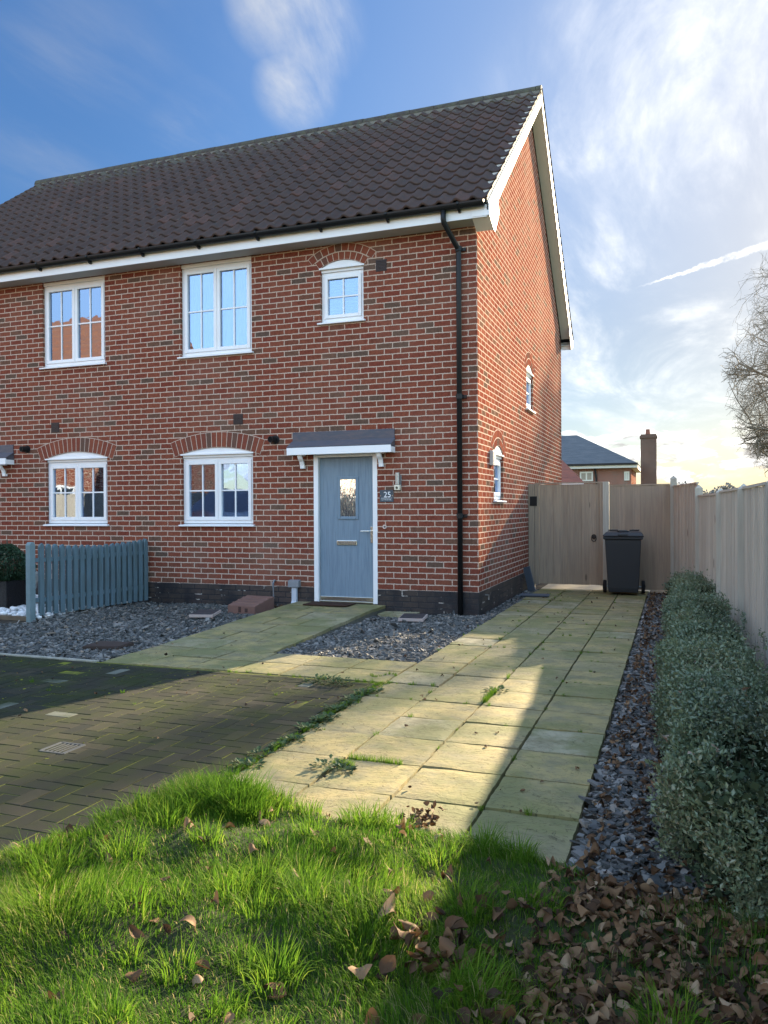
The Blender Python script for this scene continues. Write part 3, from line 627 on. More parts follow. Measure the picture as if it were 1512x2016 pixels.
M_slate=mat('slate_chip',tone=[(0,(.038,.041,.040)),(.45,(.072,.074,.070)),(.75,(.125,.122,.112)),(.92,(.22,.21,.19)),(1,(.20,.15,.10))],rough=.6,spec=.4)
def lump(x,y): return .010*np.sin(x*3.1+1)*np.cos(y*2.3)+.006*np.sin(x*11+y*7)
def inside(n,x0,x1,y0,y1,f=None):
    p=np.stack([rnd(x0,x1,n),rnd(y0,y1,n)],1)
    return p if f is None else p[f(p)]
p=inside(24000,-1.225,.21,-3.11,-.02); flakes('slate_bed',p,-.018+lump(p[:,0],p[:,1])+rnd(-.01,.016,len(p)),.033,M_slate,'blue grey slate chippings between the front path and the house corner','slate chippings',.35)
p=inside(48000,-8.3,-2.52,-3.96,-.02,lambda p:(p[:,0]>-5.10)|((p[:,0]>-8.2)&(p[:,1]<-2.4)))
flakes('slate_bed',p,-.018+lump(p[:,0],p[:,1])+rnd(-.01,.018,len(p)),.035,M_slate,'dark slate chippings left of the front path below the picket fence','slate chippings',.35)
p=inside(15000,1.928,2.45,-6.9,3.5); flakes('slate_strip',p,-.020+rnd(-.008,.016,len(p)),.031,M_slate,'slate chippings in the narrow strip between side path and hedge','slate chippings',.35)
p=inside(2600,.015,.20,-.4,3.5); flakes('slate_strip',p,-.022+rnd(-.008,.014,len(p)),.034,M_slate,'slate chippings along the foot of the gable wall','slate chippings',.35)
M_peb=mat('white_pebble',tone=[(0,(.50,.50,.50)),(1,(.78,.77,.75))],rough=.5)
def pebbles(name,pts,zt,size,material,label,cat):
    n=len(pts); ico=bmesh.new(); bmesh.ops.create_icosphere(ico,subdivisions=2,radius=.5); bv=np.array([v.co[:] for v in ico.verts]); bf=np.array([[v.index for v in f.verts] for f in ico.faces]); ico.free()
    S=size*rnd(.6,1.3,n); P=bv[None]*S[:,None,None]*np.stack([rnd(.9,1.3,n),rnd(.6,1,n),rnd(.45,.75,n)],1)[:,None,:]
    a=rnd(0,6.28,n); c,s=np.cos(a)[:,None],np.sin(a)[:,None]; x=P[:,:,0]*c-P[:,:,1]*s; y=P[:,:,0]*s+P[:,:,1]*c
    P=np.stack([x+pts[:,0,None],y+pts[:,1,None],P[:,:,2]+zt[:,None]],2)
    F=(np.arange(n)[:,None,None]*len(bv)+bf[None]).reshape(-1,3)
    return stuff(npmesh(name,P.reshape(-1,3),[F],material,smooth=True,tone=np.repeat(rng.random(n),len(bv))),label,cat)
p=inside(1900,-8.2,-5.12,-1.93,-.05); pebbles('white_pebbles',p,.012+rnd(-.01,.03,len(p)),.075,M_peb,'rounded white pebbles behind the blue picket fence','pebbles')
# ------------------------------------------------------------------ lawn, grass, leaves
LX=np.array([-3.5,-.9,-.35,-.12,.05,.12,.30,.75,1.2,1.6,1.95,2.2,3.2]); LY=np.array([-10.5,-8.6,-7.75,-7.30,-6.95,-6.38,-6.36,-6.50,-6.56,-6.64,-6.68,-6.85,-6.95])
def lawn_edge(x): return np.interp(x,LX,LY)
def lz(x,y):
    d=np.clip((lawn_edge(x)-y)/.35,0,1)
    return -.02+.03*np.clip((lawn_edge(x)-y)/.08,0,1)+d*(.03+.022*np.sin(x*5.2+y*2.7)+.016*np.sin(y*9.3-x*4.1)+.008*np.sin(x*17+y*11))
def lawn_mesh():
    nx,ny=150,120; X,Y=np.meshgrid(np.linspace(-3.6,3.2,nx),np.linspace(-10.5,-6.2,ny)); Z=lz(X,Y)+rng.normal(0,.003,X.shape)
    Z=np.where(Y>lawn_edge(X)+.02,-.06,Z)
    V=np.stack([X,Y,Z],2).reshape(-1,3); i,j=np.meshgrid(np.arange(nx-1),np.arange(ny-1)); k=(j*nx+i).ravel()
    return V,[np.stack([k,k+1,k+1+nx,k+nx],1)]
V,Fq=lawn_mesh(); struct(npmesh('lawn_soil',V,Fq,mat('lawn_soil',(.030,.032,.014),.95,.9,6,bump=.6,bs=60,col2=(.028,.045,.012)),smooth=True))
def blades(name,P,H,width,lean,leandir,material,tone,label=None,cat=None,segs=4,spread=.75):
    n=len(P); a=leandir+rng.normal(0,spread,n); ln=lean*rnd(.4,1.5,n); wd=width*rnd(.6,1.3,n)
    fa=a+np.pi/2+rng.normal(0,.6,n); t=np.linspace(0,1,segs+1)
    ang=ln[:,None]*t[None]**1.2*1.5; dr=np.cumsum(np.sin(ang),1)-np.sin(ang); dzv=np.cumsum(np.cos(ang),1)-np.cos(ang)
    hs=(H/segs)[:,None]; cx=P[:,0,None]+np.cos(a)[:,None]*dr*hs; cy=P[:,1,None]+np.sin(a)[:,None]*dr*hs; cz=P[:,2,None]+dzv*hs
    w=wd[:,None]*(1-t[None]**1.6)*.5+.00015
    A=np.stack([cx-np.cos(fa)[:,None]*w,cy-np.sin(fa)[:,None]*w,cz],2); B=np.stack([cx+np.cos(fa)[:,None]*w,cy+np.sin(fa)[:,None]*w,cz],2)
    V=np.stack([A,B],2).reshape(n,-1,3); m=2*(segs+1); k=np.arange(n)[:,None]*m
    F=np.concatenate([k+np.array((2*s,2*s+1,2*s+3,2*s+2)) for s in range(segs)])
    o=npmesh(name,V.reshape(-1,3),[F],material,tone=np.repeat(tone,m),smooth=True)
    return stuff(o,label,cat) if label else o
M_grass=mat('grass_blade',tone=[(0,(.028,.080,.010)),(.35,(.065,.150,.012)),(.7,(.115,.22,.018)),(.88,(.19,.27,.03)),(1,(.33,.29,.13))],rough=.7,spec=.08,trans=.5)
def vn(x,y,s):  # cheap value noise
    return .5+.25*np.sin(x*s+1.3*np.sin(y*s*.7+2))+.25*np.sin(y*s*1.1+1.7*np.sin(x*s*.8+.5))
def grow(n,x0,x1,y0,y1,dens):
    p=inside(n,x0,x1,y0,y1); k=(p[:,1]<lawn_edge(p[:,0])+rng.normal(0,.02,len(p)))&(rng.random(len(p))<dens(p[:,0],p[:,1])); return p[k]
def gd(x,y):
    leafy=np.clip((x-1.72-.15*(y+7.2))/.4,0,1); return np.clip(.55+1.0*vn(x,y,7.5),0,1)*(1-.80*leafy)
p=grow(215000,-1.0,2.7,-8.9,-6.3,gd); z=lz(p[:,0],p[:,1])-.005
hh=(.028+.070*vn(p[:,0],p[:,1],5.2)**1.5)*rnd(.5,1.35,len(p)); ld=1.2+5.5*vn(p[:,0]+3,p[:,1],4.3)+1.5*np.sin(p[:,1]*11+p[:,0]*6)
tn=np.clip(.15+.55*vn(p[:,0],p[:,1]+5,4.1)+rng.normal(0,.17,len(p)),0,.93); tn=np.where(rng.random(len(p))<.08,1.,tn)
blades('lawn_grass',np.column_stack([p,z]),hh*.88,.0023,1.05,ld,M_grass,tn,'uneven tufty green grass on the bank in the foreground','grass')
def tufts(name,centers,nb,rad,H,w,lean,label,cat,tn=(.2,.75)):
    P=[];Hs=[];A=[]
    for (cx,cy,cz,s) in centers:
        m=int(nb*s); a=rnd(0,6.28,m); r=np.sqrt(rng.random(m))*rad*s
        P.append(np.column_stack([cx+np.cos(a)*r,cy+np.sin(a)*r,np.full(m,cz)])); Hs.append(H*s*rnd(.5,1.2,m)); A.append(a)
    P=np.concatenate(P);Hs=np.concatenate(Hs);A=np.concatenate(A)
    return blades(name,P,Hs,w,lean,A,M_grass,rnd(tn[0],tn[1],len(P)),label,cat,segs=5,spread=.5)
C=[]
for _ in range(150):
    x=random.uniform(-.5,2.3); y=random.uniform(-8.6,-6.4)
    if y<lawn_edge(x)-.03 and random.random()>max(0,(x-1.5)*.8): C.append((x,y,float(lz(np.array(x),np.array(y)))-.01,random.uniform(.6,1.2)))
for x in(.62,.72,.80,1.02,1.12,1.22,1.62,1.75,.45,.55,-.02): C.append((x,float(lawn_edge(np.array(x)))-.05,.0,random.uniform(.6,.95)))
tufts('grass_tufts',C,120,.075,.115,.0036,1.25,'taller clumps of grass rising out of the lawn','grass',(.3,.88))
tufts('grass_clump',[(.42,-6.66,.0,1.),(.34,-6.76,0,.9),(.50,-6.62,0,.9),(.27,-6.86,0,.7),(.55,-6.72,0,.8)],480,.10,.20,.0042,1.0,'tall arching grass clump where the driveway meets the slab path','grass',(.15,.6))
# weeds and moss in the joints
C=[]
for _ in range(230):
    k=random.random()
    if k<.34: x=.195+random.gauss(0,.02); y=random.uniform(-6.4,-4.0)
    elif k<.60: x=.205+W4*random.choice([1,1,2,2,3,3,0])+random.gauss(0,.006); y=random.uniform(-6.5,3.2)
    elif k<.85: x=random.uniform(.25,1.8); y=Y0+.45*random.randint(0,20)+random.gauss(0,.006)
    elif k<.95: x=random.uniform(-1.2,.5); y=-3.99+random.gauss(0,.015)
    else: x=random.uniform(-4,.1); y=random.uniform(-6.3,-4.1)
    C.append((x,y,-.006,random.uniform(.35,.8)))
for q in np.linspace(0,1,9): C.append((.62+.10*q,-5.90+.0*q,-.004,.8))
for q in np.linspace(0,1,12): C.append((.66+.28*q,-5.775,-.004,.75))
for q in np.linspace(0,1,14): C.append((1.065+.01*q,-4.35+.35*q,-.004,random.uniform(.7,1.1)))
for q in np.linspace(0,1,30): C.append((.19+random.gauss(0,.015),-4.15-1.9*q,-.004,random.uniform(.4,.75)))
for q in np.linspace(0,1,10): C.append((.0+.2*q,-3.75-.08*math.sin(q*6),-.002,random.uniform(.4,.7)))
tufts('joint_weeds',C,42,.022,.055,.0022,.9,'small tufts of grass growing in the joints of the paving','weeds',(.3,.85))
def leafy(name,centers,nb,rad,L,material,label,cat,up=.25):
    P=[];T=[]
    for (cx,cy,cz,s) in centers:
        m=int(nb*s); a=rnd(0,6.28,m); r=np.sqrt(rng.random(m))*rad*s; l=L*rnd(.6,1.2,m); el=rnd(0,up*3,m)
        ox,oy=cx+np.cos(a)*r,cy+np.sin(a)*r; oz=cz+rnd(0,up*.12,m)*s
        dx,dy,dz=np.cos(a)*np.cos(el),np.sin(a)*np.cos(el),np.sin(el); px,py=-np.sin(a),np.cos(a)
        for (t,wv,zz) in((0,0,0),(.5,.32,.06),(1,0,-.1),(.5,-.32,.06)):
            P.append(np.stack([ox+dx*l*t+px*wv*l,oy+dy*l*t+py*wv*l,oz+dz*l*t+zz*l],1))
        # interleave later
        T.append(np.repeat(rng.random(m),4))
    out=[];i=0
    while i<len(P): out.append(np.stack(P[i:i+4],1).reshape(-1,3)); i+=4
    V=np.concatenate(out); n=len(V)//4; F=np.arange(n)[:,None]*4+np.array((0,1,2,3))
    return stuff(npmesh(name,V,[F],material,tone=np.concatenate(T)),label,cat)
M_weed=mat('weed_leaf',tone=[(0,(.03,.06,.025)),(1,(.09,.13,.05))],rough=.6,trans=.25)
leafy('broadleaf_weed',[(-.22,-4.12,0,1.3),(-.10,-4.16,0,1.2),(-.34,-4.12,0,.9),(.62,-5.97,.0,1.),(1.08,-4.02,0,.9),(.70,-5.98,0,.8)]+[(.19+random.gauss(0,.03),-4.3-1.8*random.random(),-.002,random.uniform(.4,.8)) for _ in range(26)],60,.075,.035,M_weed,'low broad leaved weeds in the gap between blocks and slabs','weeds')
# moss lines in driveway joints
q=[]
for _ in range(2600):
    y=-4.05-abs(random.gauss(0,.9)); x=random.uniform(-4.5,.1)
    if random.random()<.5: x=round(x/.1)*.1+random.gauss(0,.004)
    else: y=round(y/.1)*.1+random.gauss(0,.004)
    q.append((x,y))
q=np.array(q); flakes('joint_moss',q,np.full(len(q),-.0045)+rnd(-.002,.002,len(q)),.011,mat('moss',tone=[(0,(.10,.12,.012)),(1,(.19,.20,.02))],rough=.95),'bright green moss in the driveway joints','moss',.3,.3)
# fallen leaves
def fallen(name,pts,zt,size,material,label,cat,tilt=.5,tonebias=0):
    n=len(pts); nu,nv=6,5; u=np.linspace(0,1,nu); v=np.linspace(-1,1,nv); U,Vv=np.meshgrid(u,v,indexing='ij')
    L=size*np.clip(rng.lognormal(0,.32,n),.5,1.25); cur=rnd(-1.2,1.5,n); bend=rnd(-.8,1.0,n); wr=rnd(.42,.62,n)
    wdt=np.sin(np.pi*np.clip(U*.96+.02,0,1))**.75*.5
    asy=rnd(-.25,.25,n)[:,None,None]; x=(U[None]-.5)*L[:,None,None]; y=Vv[None]*wdt[None]*L[:,None,None]*wr[:,None,None]*1.25*(1+asy*Vv[None])+rnd(-.18,.18,n)[:,None,None]*x*np.abs(x)/L[:,None,None]*2
    z=cur[:,None,None]*(y**2)/(L[:,None,None]*.28)+bend[:,None,None]*x**2/(L[:,None,None]*.6)+.02*L[:,None,None]*np.sin(U*23+Vv*3)[None]-np.abs(Vv[None])*.05*L[:,None,None]*np.sin(U[None]*np.pi*7)
    P=np.stack([x,y,z],3).reshape(n,-1,3)
    a,bb,c=rnd(0,6.28,n),rng.normal(0,tilt,n),rng.normal(0,tilt,n)
    def rot(P,ax,t):
        i,j=[(1,2),(2,0),(0,1)][ax]; Q=P.copy(); cs,sn=np.cos(t)[:,None],np.sin(t)[:,None]; Q[:,:,i]=P[:,:,i]*cs-P[:,:,j]*sn; Q[:,:,j]=P[:,:,i]*sn+P[:,:,j]*cs; return Q
    P=rot(rot(rot(P,0,bb),1,c),2,a); mn=P[:,:,2].min(1); P[:,:,2]-=(mn*.8)[:,None]
    P[:,:,0]+=pts[:,0,None];P[:,:,1]+=pts[:,1,None];P[:,:,2]+=zt[:,None]
    k=np.arange(n)[:,None]*(nu*nv); F=np.concatenate([k+np.array((i*nv+j,i*nv+j+1,(i+1)*nv+j+1,(i+1)*nv+j)) for i in range(nu-1) for j in range(nv-1)])
    t=np.clip(rng.random(n)+tonebias,0,1)
    return stuff(npmesh(name,P.reshape(-1,3),[F],material,smooth=True,tone=np.repeat(t,nu*nv)),label,cat)
M_leaf=mat('dead_leaf',tone=[(0,(.030,.018,.011)),(.35,(.085,.045,.021)),(.65,(.15,.083,.040)),(.88,(.22,.135,.07)),(.98,(.33,.23,.14)),(1,(.22,.095,.035))],rough=.75,trans=.15,bump=.3,bs=60,bd=.004)
def ld_(p): 
    x,y=p[:,0],p[:,1]; return rng.random(len(p))<np.clip((x-1.78-.15*(y+7.2))/.28,0,1)**1.2*(1-.35*vn(x,y,7.7))
p=inside(11500,.9,3.1,-8.7,-6.75,ld_); fallen('leaf_litter',p,lz(p[:,0],p[:,1])+rnd(-.012,.022,len(p)),.038,M_leaf,'deep drift of curled brown dead leaves beside the hedge end','dead leaves',.33)
p=inside(150,-.5,1.9,-8.5,-6.45,lambda p:p[:,1]<lawn_edge(p[:,0])); fallen('scattered_leaves',p,lz(p[:,0],p[:,1])+.035*rng.random(len(p)),.046,M_leaf,'single brown leaves caught in the lawn grass','dead leaves',.4)
p=np.column_stack([rng.normal(1.66,.10,70),rng.normal(-7.52,.13,70)]); fallen('leaf_pile',p,lz(p[:,0],p[:,1])+.02+.04*rng.random(len(p)),.054,M_leaf,'small heap of big curled leaves in the middle of the grass','dead leaves',.4,-.08)
p=inside(3400,1.96,2.62,-6.9,3.3,lambda p:rng.random(len(p))<np.clip(.5+.9*vn(p[:,0],p[:,1],2.2)*(p[:,0]>2.12)+.3*(p[:,0]<2.04),0,1)); fallen('leaf_strip',p,np.full(len(p),-.006)+.02*rng.random(len(p)),.033,M_leaf,'small dead leaves lying over the chippings along the hedge foot','dead leaves',.4,-.1)
p=inside(210,-4.2,1.9,-6.3,3.2); fallen('path_leaves',p,np.full(len(p),.008)+.02*((p[:,0]<-.0)&(p[:,1]>-3.9)),.026,M_leaf,'tiny leaf scraps scattered over paving and slate','dead leaves',.3,-.2)
p=np.concatenate([np.column_stack([rng.normal(1.29,.05,60),rng.normal(-6.50,.07,60)]),np.column_stack([rng.normal(-2.72,.12,80),rng.normal(-.16,.06,80)])]); fallen('leaf_scraps',p,np.full(len(p),.01)+.02*rng.random(len(p)),.03,M_leaf,'brown leaf scraps gathered at the slab edge and by the cable duct','dead leaves',.5,-.2)
# ------------------------------------------------------------------ hedge
hedge=thing('box_hedge','dark green small leaved hedge running along the timber fence','hedge',(2.5,-2.0,0))
def hedge_top(y): return .455+.04*np.sin(y*2.1)+.035*np.sin(y*5.3+1)-.07*np.clip((y+3)/4,-1,1)
def hedge_x(y): return 2.27+.04*np.sin(y*1.9+.6)+.025*np.sin(y*6.1)-.01*np.clip((-y-4)/2.5,0,1), 2.76+.02*np.sin(y*3)
def hedge_leaves():
    P=[]; 
    def gen(n,y0,y1,s):
        y=rnd(y0,y1,n); xa,xb=hedge_x(y); ht=hedge_top(y); ex=np.clip((y+6.95)/.35,0.02,1)**.5; ey=np.clip((2.6-y)/.35,0.02,1)**.5; sq=np.minimum(ex,ey)
        a=rng.random(n); depth=np.abs(rng.normal(0,.045,n)); v_=rng.random(n); lum=.045*np.sin(y*9+1)+.035*np.sin(y*19+a*11)+.03*np.sin(y*37+v_*17)
        per=a*(ht*2+ (xb-xa)); h=ht*sq
        side=a<.52; top=(a>=.52)
        v=v_
        cx=(xa+xb)/2; hw=(xb-xa)/2*sq
        x=np.where(side,cx-hw*np.where(v<.12,.8+v*1.6,1)*(1-.18*(v>.85)*(v-.85)/.15)+depth+lum*.6,cx-hw+2*hw*v)
        rnd_top=1-.16*np.abs((x-cx)/np.maximum(hw,.01))**3
        z=np.where(side,h*v,h*rnd_top-depth*1.0+lum)
        sh=(rng.random(n)<.10)&top&(np.sin(y*41+x*23)>.1); z=z+sh*rnd(0,.13,n)
        back=rng.random(n)<.06; x=np.where(back&side,cx+hw,x)
        hol=np.clip((.36-vn(y*3.1,z*6.0+x*2,1.9))/.12,0,1)*.11; x=np.where(side,x+hol,x); z=np.where(top,z-hol*.8,z)
        return np.column_stack([x,y,np.maximum(z,.01)]),np.full(n,s)
    Q=[gen(52000,-6.97,-4.6,.019),gen(52000,-4.6,-1.2,.021),gen(26000,-1.2,2.6,.026)]
    C=np.concatenate([q[0] for q in Q]); S=np.concatenate([q[1] for q in Q])*rnd(.5,1.5,len(C))
    n=len(C); a=rnd(0,6.28,n); el=rng.normal(.55,.5,n); d=np.stack([np.cos(a)*np.cos(el)-.25,np.sin(a)*np.cos(el),np.sin(el)],1); d/=np.linalg.norm(d,axis=1)[:,None]
    r=rng.normal(0,1,(n,3)); sdr=np.cross(d,r); sdr/=np.linalg.norm(sdr,axis=1)[:,None]; nr=np.cross(d,sdr)
    L=S[:,None]; V=np.stack([C,C+d*L*.5+sdr*L*.27+nr*L*.08,C+d*L,C+d*L*.5-sdr*L*.27+nr*L*.08],1)
    return V.reshape(-1,3),[np.arange(n)[:,None]*4+np.array((0,1,2,3))],np.repeat(np.clip(.6*vn(C[:,0]*2,C[:,1],3.)+.4*rng.random(n),0,1),4)
V,Fq,T=hedge_leaves(); V[:,0]-=2.5; V[:,1]+=2.0
npmesh('foliage',V,Fq,mat('hedge_leaf',tone=[(0,(.055,.080,.048)),(.5,(.11,.155,.085)),(.8,(.155,.20,.105)),(1,(.21,.20,.12))],rough=.35,spec=.6,trans=.2),hedge,tone=T)
b=MB()
for i in range(70):
    y=-6.30+8.7*i/70+random.uniform(-.05,.05); x=2.54+random.gauss(0,.04)
    for k in range(5):
        ax,ay=random.gauss(0,.08),random.gauss(0,.10); h=random.uniform(.28,.42); b.tube([(x-2.5,y+2,-.03),(x+ax*.5-2.5,y+2+ay*.5,h*.45),(x+ax-2.5,y+2+ay,h)],[.008,.005,.002],4,False)
b.build('stem',mat('hedge_stem',(.10,.085,.06),.9),hedge)
# dark inner twig mass (keeps the hedge from being see-through), its own leaves at depth
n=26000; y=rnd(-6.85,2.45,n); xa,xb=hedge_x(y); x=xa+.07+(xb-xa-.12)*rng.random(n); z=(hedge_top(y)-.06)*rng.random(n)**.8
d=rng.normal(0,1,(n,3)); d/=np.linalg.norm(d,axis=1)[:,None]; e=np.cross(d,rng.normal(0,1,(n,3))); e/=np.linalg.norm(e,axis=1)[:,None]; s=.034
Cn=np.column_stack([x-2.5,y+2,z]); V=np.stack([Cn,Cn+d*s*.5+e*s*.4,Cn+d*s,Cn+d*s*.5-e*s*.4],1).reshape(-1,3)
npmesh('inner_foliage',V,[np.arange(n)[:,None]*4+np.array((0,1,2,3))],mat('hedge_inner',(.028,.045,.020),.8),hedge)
p=np.column_stack([rnd(2.25,2.62,16),rnd(-6.8,-4.2,16)]); fallen('caught_leaves',p,hedge_top(p[:,1])*np.clip((p[:,0]-2.18)/.14,.25,1)-.02,.036,mat('pale_leaf',tone=[(0,(.16,.10,.06)),(1,(.36,.30,.24))],rough=.8,trans=.2),'pale dead leaves caught on the hedge top','dead leaves',.6)
# ------------------------------------------------------------------ timber fence, gate
def wood(name,c1,c2):
    m=bpy.data.materials.new(name); m.use_nodes=True; g=NG(m.node_tree); p=g.n['Principled BSDF']
    c=g.new('ShaderNodeTexCoord').outputs['Object']; a=g.new('ShaderNodeAttribute',attribute_name='tone').outputs['Fac']
    o=g.vm('ADD',c,g.comb(g.m('MULTIPLY',a,13.0),g.m('MULTIPLY',a,29.0),g.m('MULTIPLY',a,7.0)))
    n=g.noise(g.vm('MULTIPLY',o,(26,26,1.2)),1.6,5,.6,dist=.6); n2=g.noise(g.vm('MULTIPLY',o,(3,3,.8)),1.5,3)
    kn=g.new('ShaderNodeTexVoronoi'); g.put(kn.inputs['Vector'],g.vm('MULTIPLY',o,(7,7,2.2))); kn.inputs['Scale'].default_value=.7
    k=g.m('SUBTRACT',1.0,g.sstep(kn.outputs['Distance'],.05,.12))
    col=g.mix(g.sstep(n,.3,.75),c1,c2); col=g.mix(g.m('MULTIPLY',a,.6),col,tuple(x*.6 for x in c1)); col=g.mix(g.m('MULTIPLY',g.sstep(n2,.5,.75),.35),col,tuple(x*.75 for x in c2)); col=g.mix(g.m('MULTIPLY',k,.85),col,tuple(x*.3 for x in c1))
    g.put(p.inputs['Base Color'],col); p.inputs['Roughness'].default_value=.8
    g.put(p.inputs['Normal'],g.bump(n,.35,.004)); MATS[name]=m; return m
M_wood=wood('weathered_timber',(.50,.45,.37),(.38,.34,.28)); M_gatew=wood('gate_timber',(.36,.28,.195),(.25,.19,.14)); M_postw=wood('post_timber',(.43,.41,.34),(.33,.31,.26))
FP=[(2.30,3.62,1.80),(2.62,1.80,1.60),(2.80,0.0,1.51),(2.90,-1.8,1.51),(2.955,-3.6,1.515),(3.0,-5.4,1.515),(3.04,-7.2,1.51),(3.08,-9.0,1.5),(3.12,-10.8,1.5)]
fence=thing('boundary_fence','tall close board timber fence with pointed posts behind the hedge','fence',(2.8,0,0))
for i,(x,y,h) in enumerate(FP):
    b=MB(); b.tn=random.random(); w=.05; x-=2.8
    b.add([(x-w,y-w,-.1),(x+w,y-w,-.1),(x+w,y+w,-.1),(x-w,y+w,-.1),(x-w,y-w,h),(x+w,y-w,h),(x+w,y+w,h),(x-w,y+w,h),(x,y,h+.05)],[(0,1,5,4),(1,2,6,5),(2,3,7,6),(3,0,4,7),(4,5,8),(5,6,8),(6,7,8),(7,4,8)])
    b.build('post',M_postw,fence,tone=True)
PT=[1.66,1.48,1.50,1.50,1.49,1.49,1.49,1.48]
for i in range(len(FP)-1):
    (xa,ya,_),(xb,yb,_)=FP[i],FP[i+1]; L=math.hypot(xb-xa,yb-ya); ux,uy=(xb-xa)/L,(yb-ya)/L; nx,ny=uy,-ux   # n points to the path side (-x)
    if nx>0: nx,ny=-nx,-ny
    b=MB(); h=PT[i]; s=.055; 
    def P(u,v,z): return (xa+ux*u+nx*v-2.8,ya+uy*u+ny*v,z)
    while s<L-.06:
        e=min(s+.125,L-.052); b.tn=random.random(); dz=random.uniform(-.003,.003)
        vs=[P(s,-.004,.05),P(e,.004,.05),P(e,.016,.05),P(s,.006,.05)]; vs+= [(v[0],v[1],h+dz) for v in vs]
        b.add(vs,[(0,3,2,1),(4,5,6,7),(0,1,5,4),(1,2,6,5),(2,3,7,6),(3,0,4,7)]); s+=.108
    b.build('panel',M_wood,fence,tone=True)
    for z0 in(.3,h-.25):
        b=MB()
        vs=[P(.051,-.045,z0),P(L-.051,-.045,z0),P(L-.051,-.006,z0),P(.051,-.006,z0)]; b.add(vs+[(v[0],v[1],z0+.07) for v in vs],[(0,3,2,1),(4,5,6,7),(0,1,5,4),(1,2,6,5),(2,3,7,6),(3,0,4,7)])
        b.build('rail',M_wood,fence,tone=True)
    b=MB()
    vs=[P(.051,-.012,h+.004),P(L-.051,-.012,h+.004),P(L-.051,.022,h+.004),P(.051,.022,h+.004)]; b.add(vs+[(v[0],v[1],h+.026) for v in vs],[(0,3,2,1),(4,5,6,7),(0,1,5,4),(1,2,6,5),(2,3,7,6),(3,0,4,7)])
    b.build('capping',M_wood,fence,tone=True)
    b=MB(); vs=[P(.051,-.025,-.09),P(L-.051,-.025,-.09),P(L-.051,.02,-.09),P(.051,.02,-.09)]; b.add(vs+[(v[0],v[1],.048) for v in vs],[(0,3,2,1),(4,5,6,7),(0,1,5,4),(1,2,6,5),(2,3,7,6),(3,0,4,7)]); b.build('gravel_board',M_wood,fence,tone=True)
gate=thing('side_gate','brown boarded timber side gate against the gable wall','gate',(.05,3.65,0))
def boards(m,x0,x1,z0,z1,w,y=0):
    x=x0
    while x<x1-.01:
        e=min(x+w,x1); m.tn=random.random(); k_=(round((x-x0)/w)%2)*.005; m.box(x+.0015,min(e+.012,x1),y-.009+k_+random.uniform(-.001,.001),y+.004+k_,z0+random.uniform(-.002,.002),z1); x=e
b=MB(); boards(b,.13,1.11,.075,1.735,.115); b.build('gate_board',M_gatew,gate,tone=True,bevel=.002,seg=1)
for x0,x1,y0,z1 in((-.045,.055,-.05,1.75),):
    b=MB(); b.box(x0,x1,y0,.05,-.05,z1); b.build('gate_post',M_gatew,gate,tone=True,bevel=.004)
b=MB(); b.box(.06,.129,-.03,.025,.07,1.745); b.box(1.111,1.175,-.03,.025,.07,1.745); b.box(.13,1.11,.0105,.045,.3,.4); b.box(.13,1.11,.0105,.045,1.4,1.5); b.box(.06,1.175,-.025,.03,1.746,1.768); b.build('gate_frame',M_gatew,gate,tone=True,bevel=.004)
b=MB(); c=[(1.02+.038*math.cos(t),-.03,.835+.042*math.sin(t)) for t in np.linspace(0,2*math.pi,20)]; b.tube(c,.006,8,False); H=b.build('ring_handle',M_black,gate,smooth=True)
b=MB(); b.tube([(1.02,-.0095,.87),(1.02,-.02,.87)],.04,16); b.tube([(1.02,-.02,.87),(1.02,-.036,.87)],.012,10); b.build('handle_rose',M_black,H)
b=MB(); b.box(-.02,.10,-.056,-.051,1.38,1.54); b.build('hinge',M_black,gate)
cf=thing('closing_fence','short boarded fence panel between the side gate and the boundary fence','fence',(1.262,3.65,0))
b=MB(); b.tn=.3; b.box(-.05,.05,-.05,.05,-.05,1.765); b.build('post',M_postw,cf,tone=True,bevel=.006)
b=MB(); boards(b,.055,.995,.02,1.70,.118); b.build('panel',M_gatew,cf,tone=True)
b=MB(); b.box(.055,.985,-.02,.02,1.702,1.72); b.build('rail',M_gatew,cf,tone=True)
# ------------------------------------------------------------------ wheelie bin
binn=thing('wheelie_bin','black wheelie bin standing in front of the timber fence by the gate','bin',(1.57,2.98,0),R(2))
M_bin=mat('bin_plastic',(.032,.035,.038),.45,bump=.12,bs=90,bd=.002)
def taper(m,rings):
    vs=[];n=None
    for (x0,x1,y0,y1,z) in rings: vs+=[(x0,y0,z),(x1,y0,z),(x1,y1,z),(x0,y1,z)]
    fs=[(3,2,1,0)]+[(4*i+k,4*i+(k+1)%4,4*i+4+(k+1)%4,4*i+4+k) for i in range(len(rings)-1) for k in range(4)]+[tuple(4*(len(rings)-1)+k for k in range(4))]
    m.add(vs,fs)
b=MB(); taper(b,[(-.215,.215,-.16,.22,.05),(-.225,.225,-.18,.26,.12),(-.26,.26,-.27,.32,.80),(-.262,.262,-.275,.325,.86),(-.287,.287,-.30,.35,.865),(-.287,.287,-.30,.35,.905)]); b.build('body',M_bin,binn,bevel=.02,seg=3)
b=MB(); taper(b,[(-.292,.292,-.325,.34,.908),(-.29,.29,-.325,.34,.925),(-.255,.255,-.28,.30,.965),(-.22,.22,-.22,.25,.975)]); LD=b.build('lid',M_bin,binn,bevel=.012,seg=3)
for s_ in(-.16,.16):
    b=MB(); b.tube([(s_-.07,.33,.93),(s_-.07,.36,.985),(s_+.07,.36,.985),(s_+.07,.33,.93)],.012,8); b.build('lid_hinge',M_bin,LD,smooth=True)
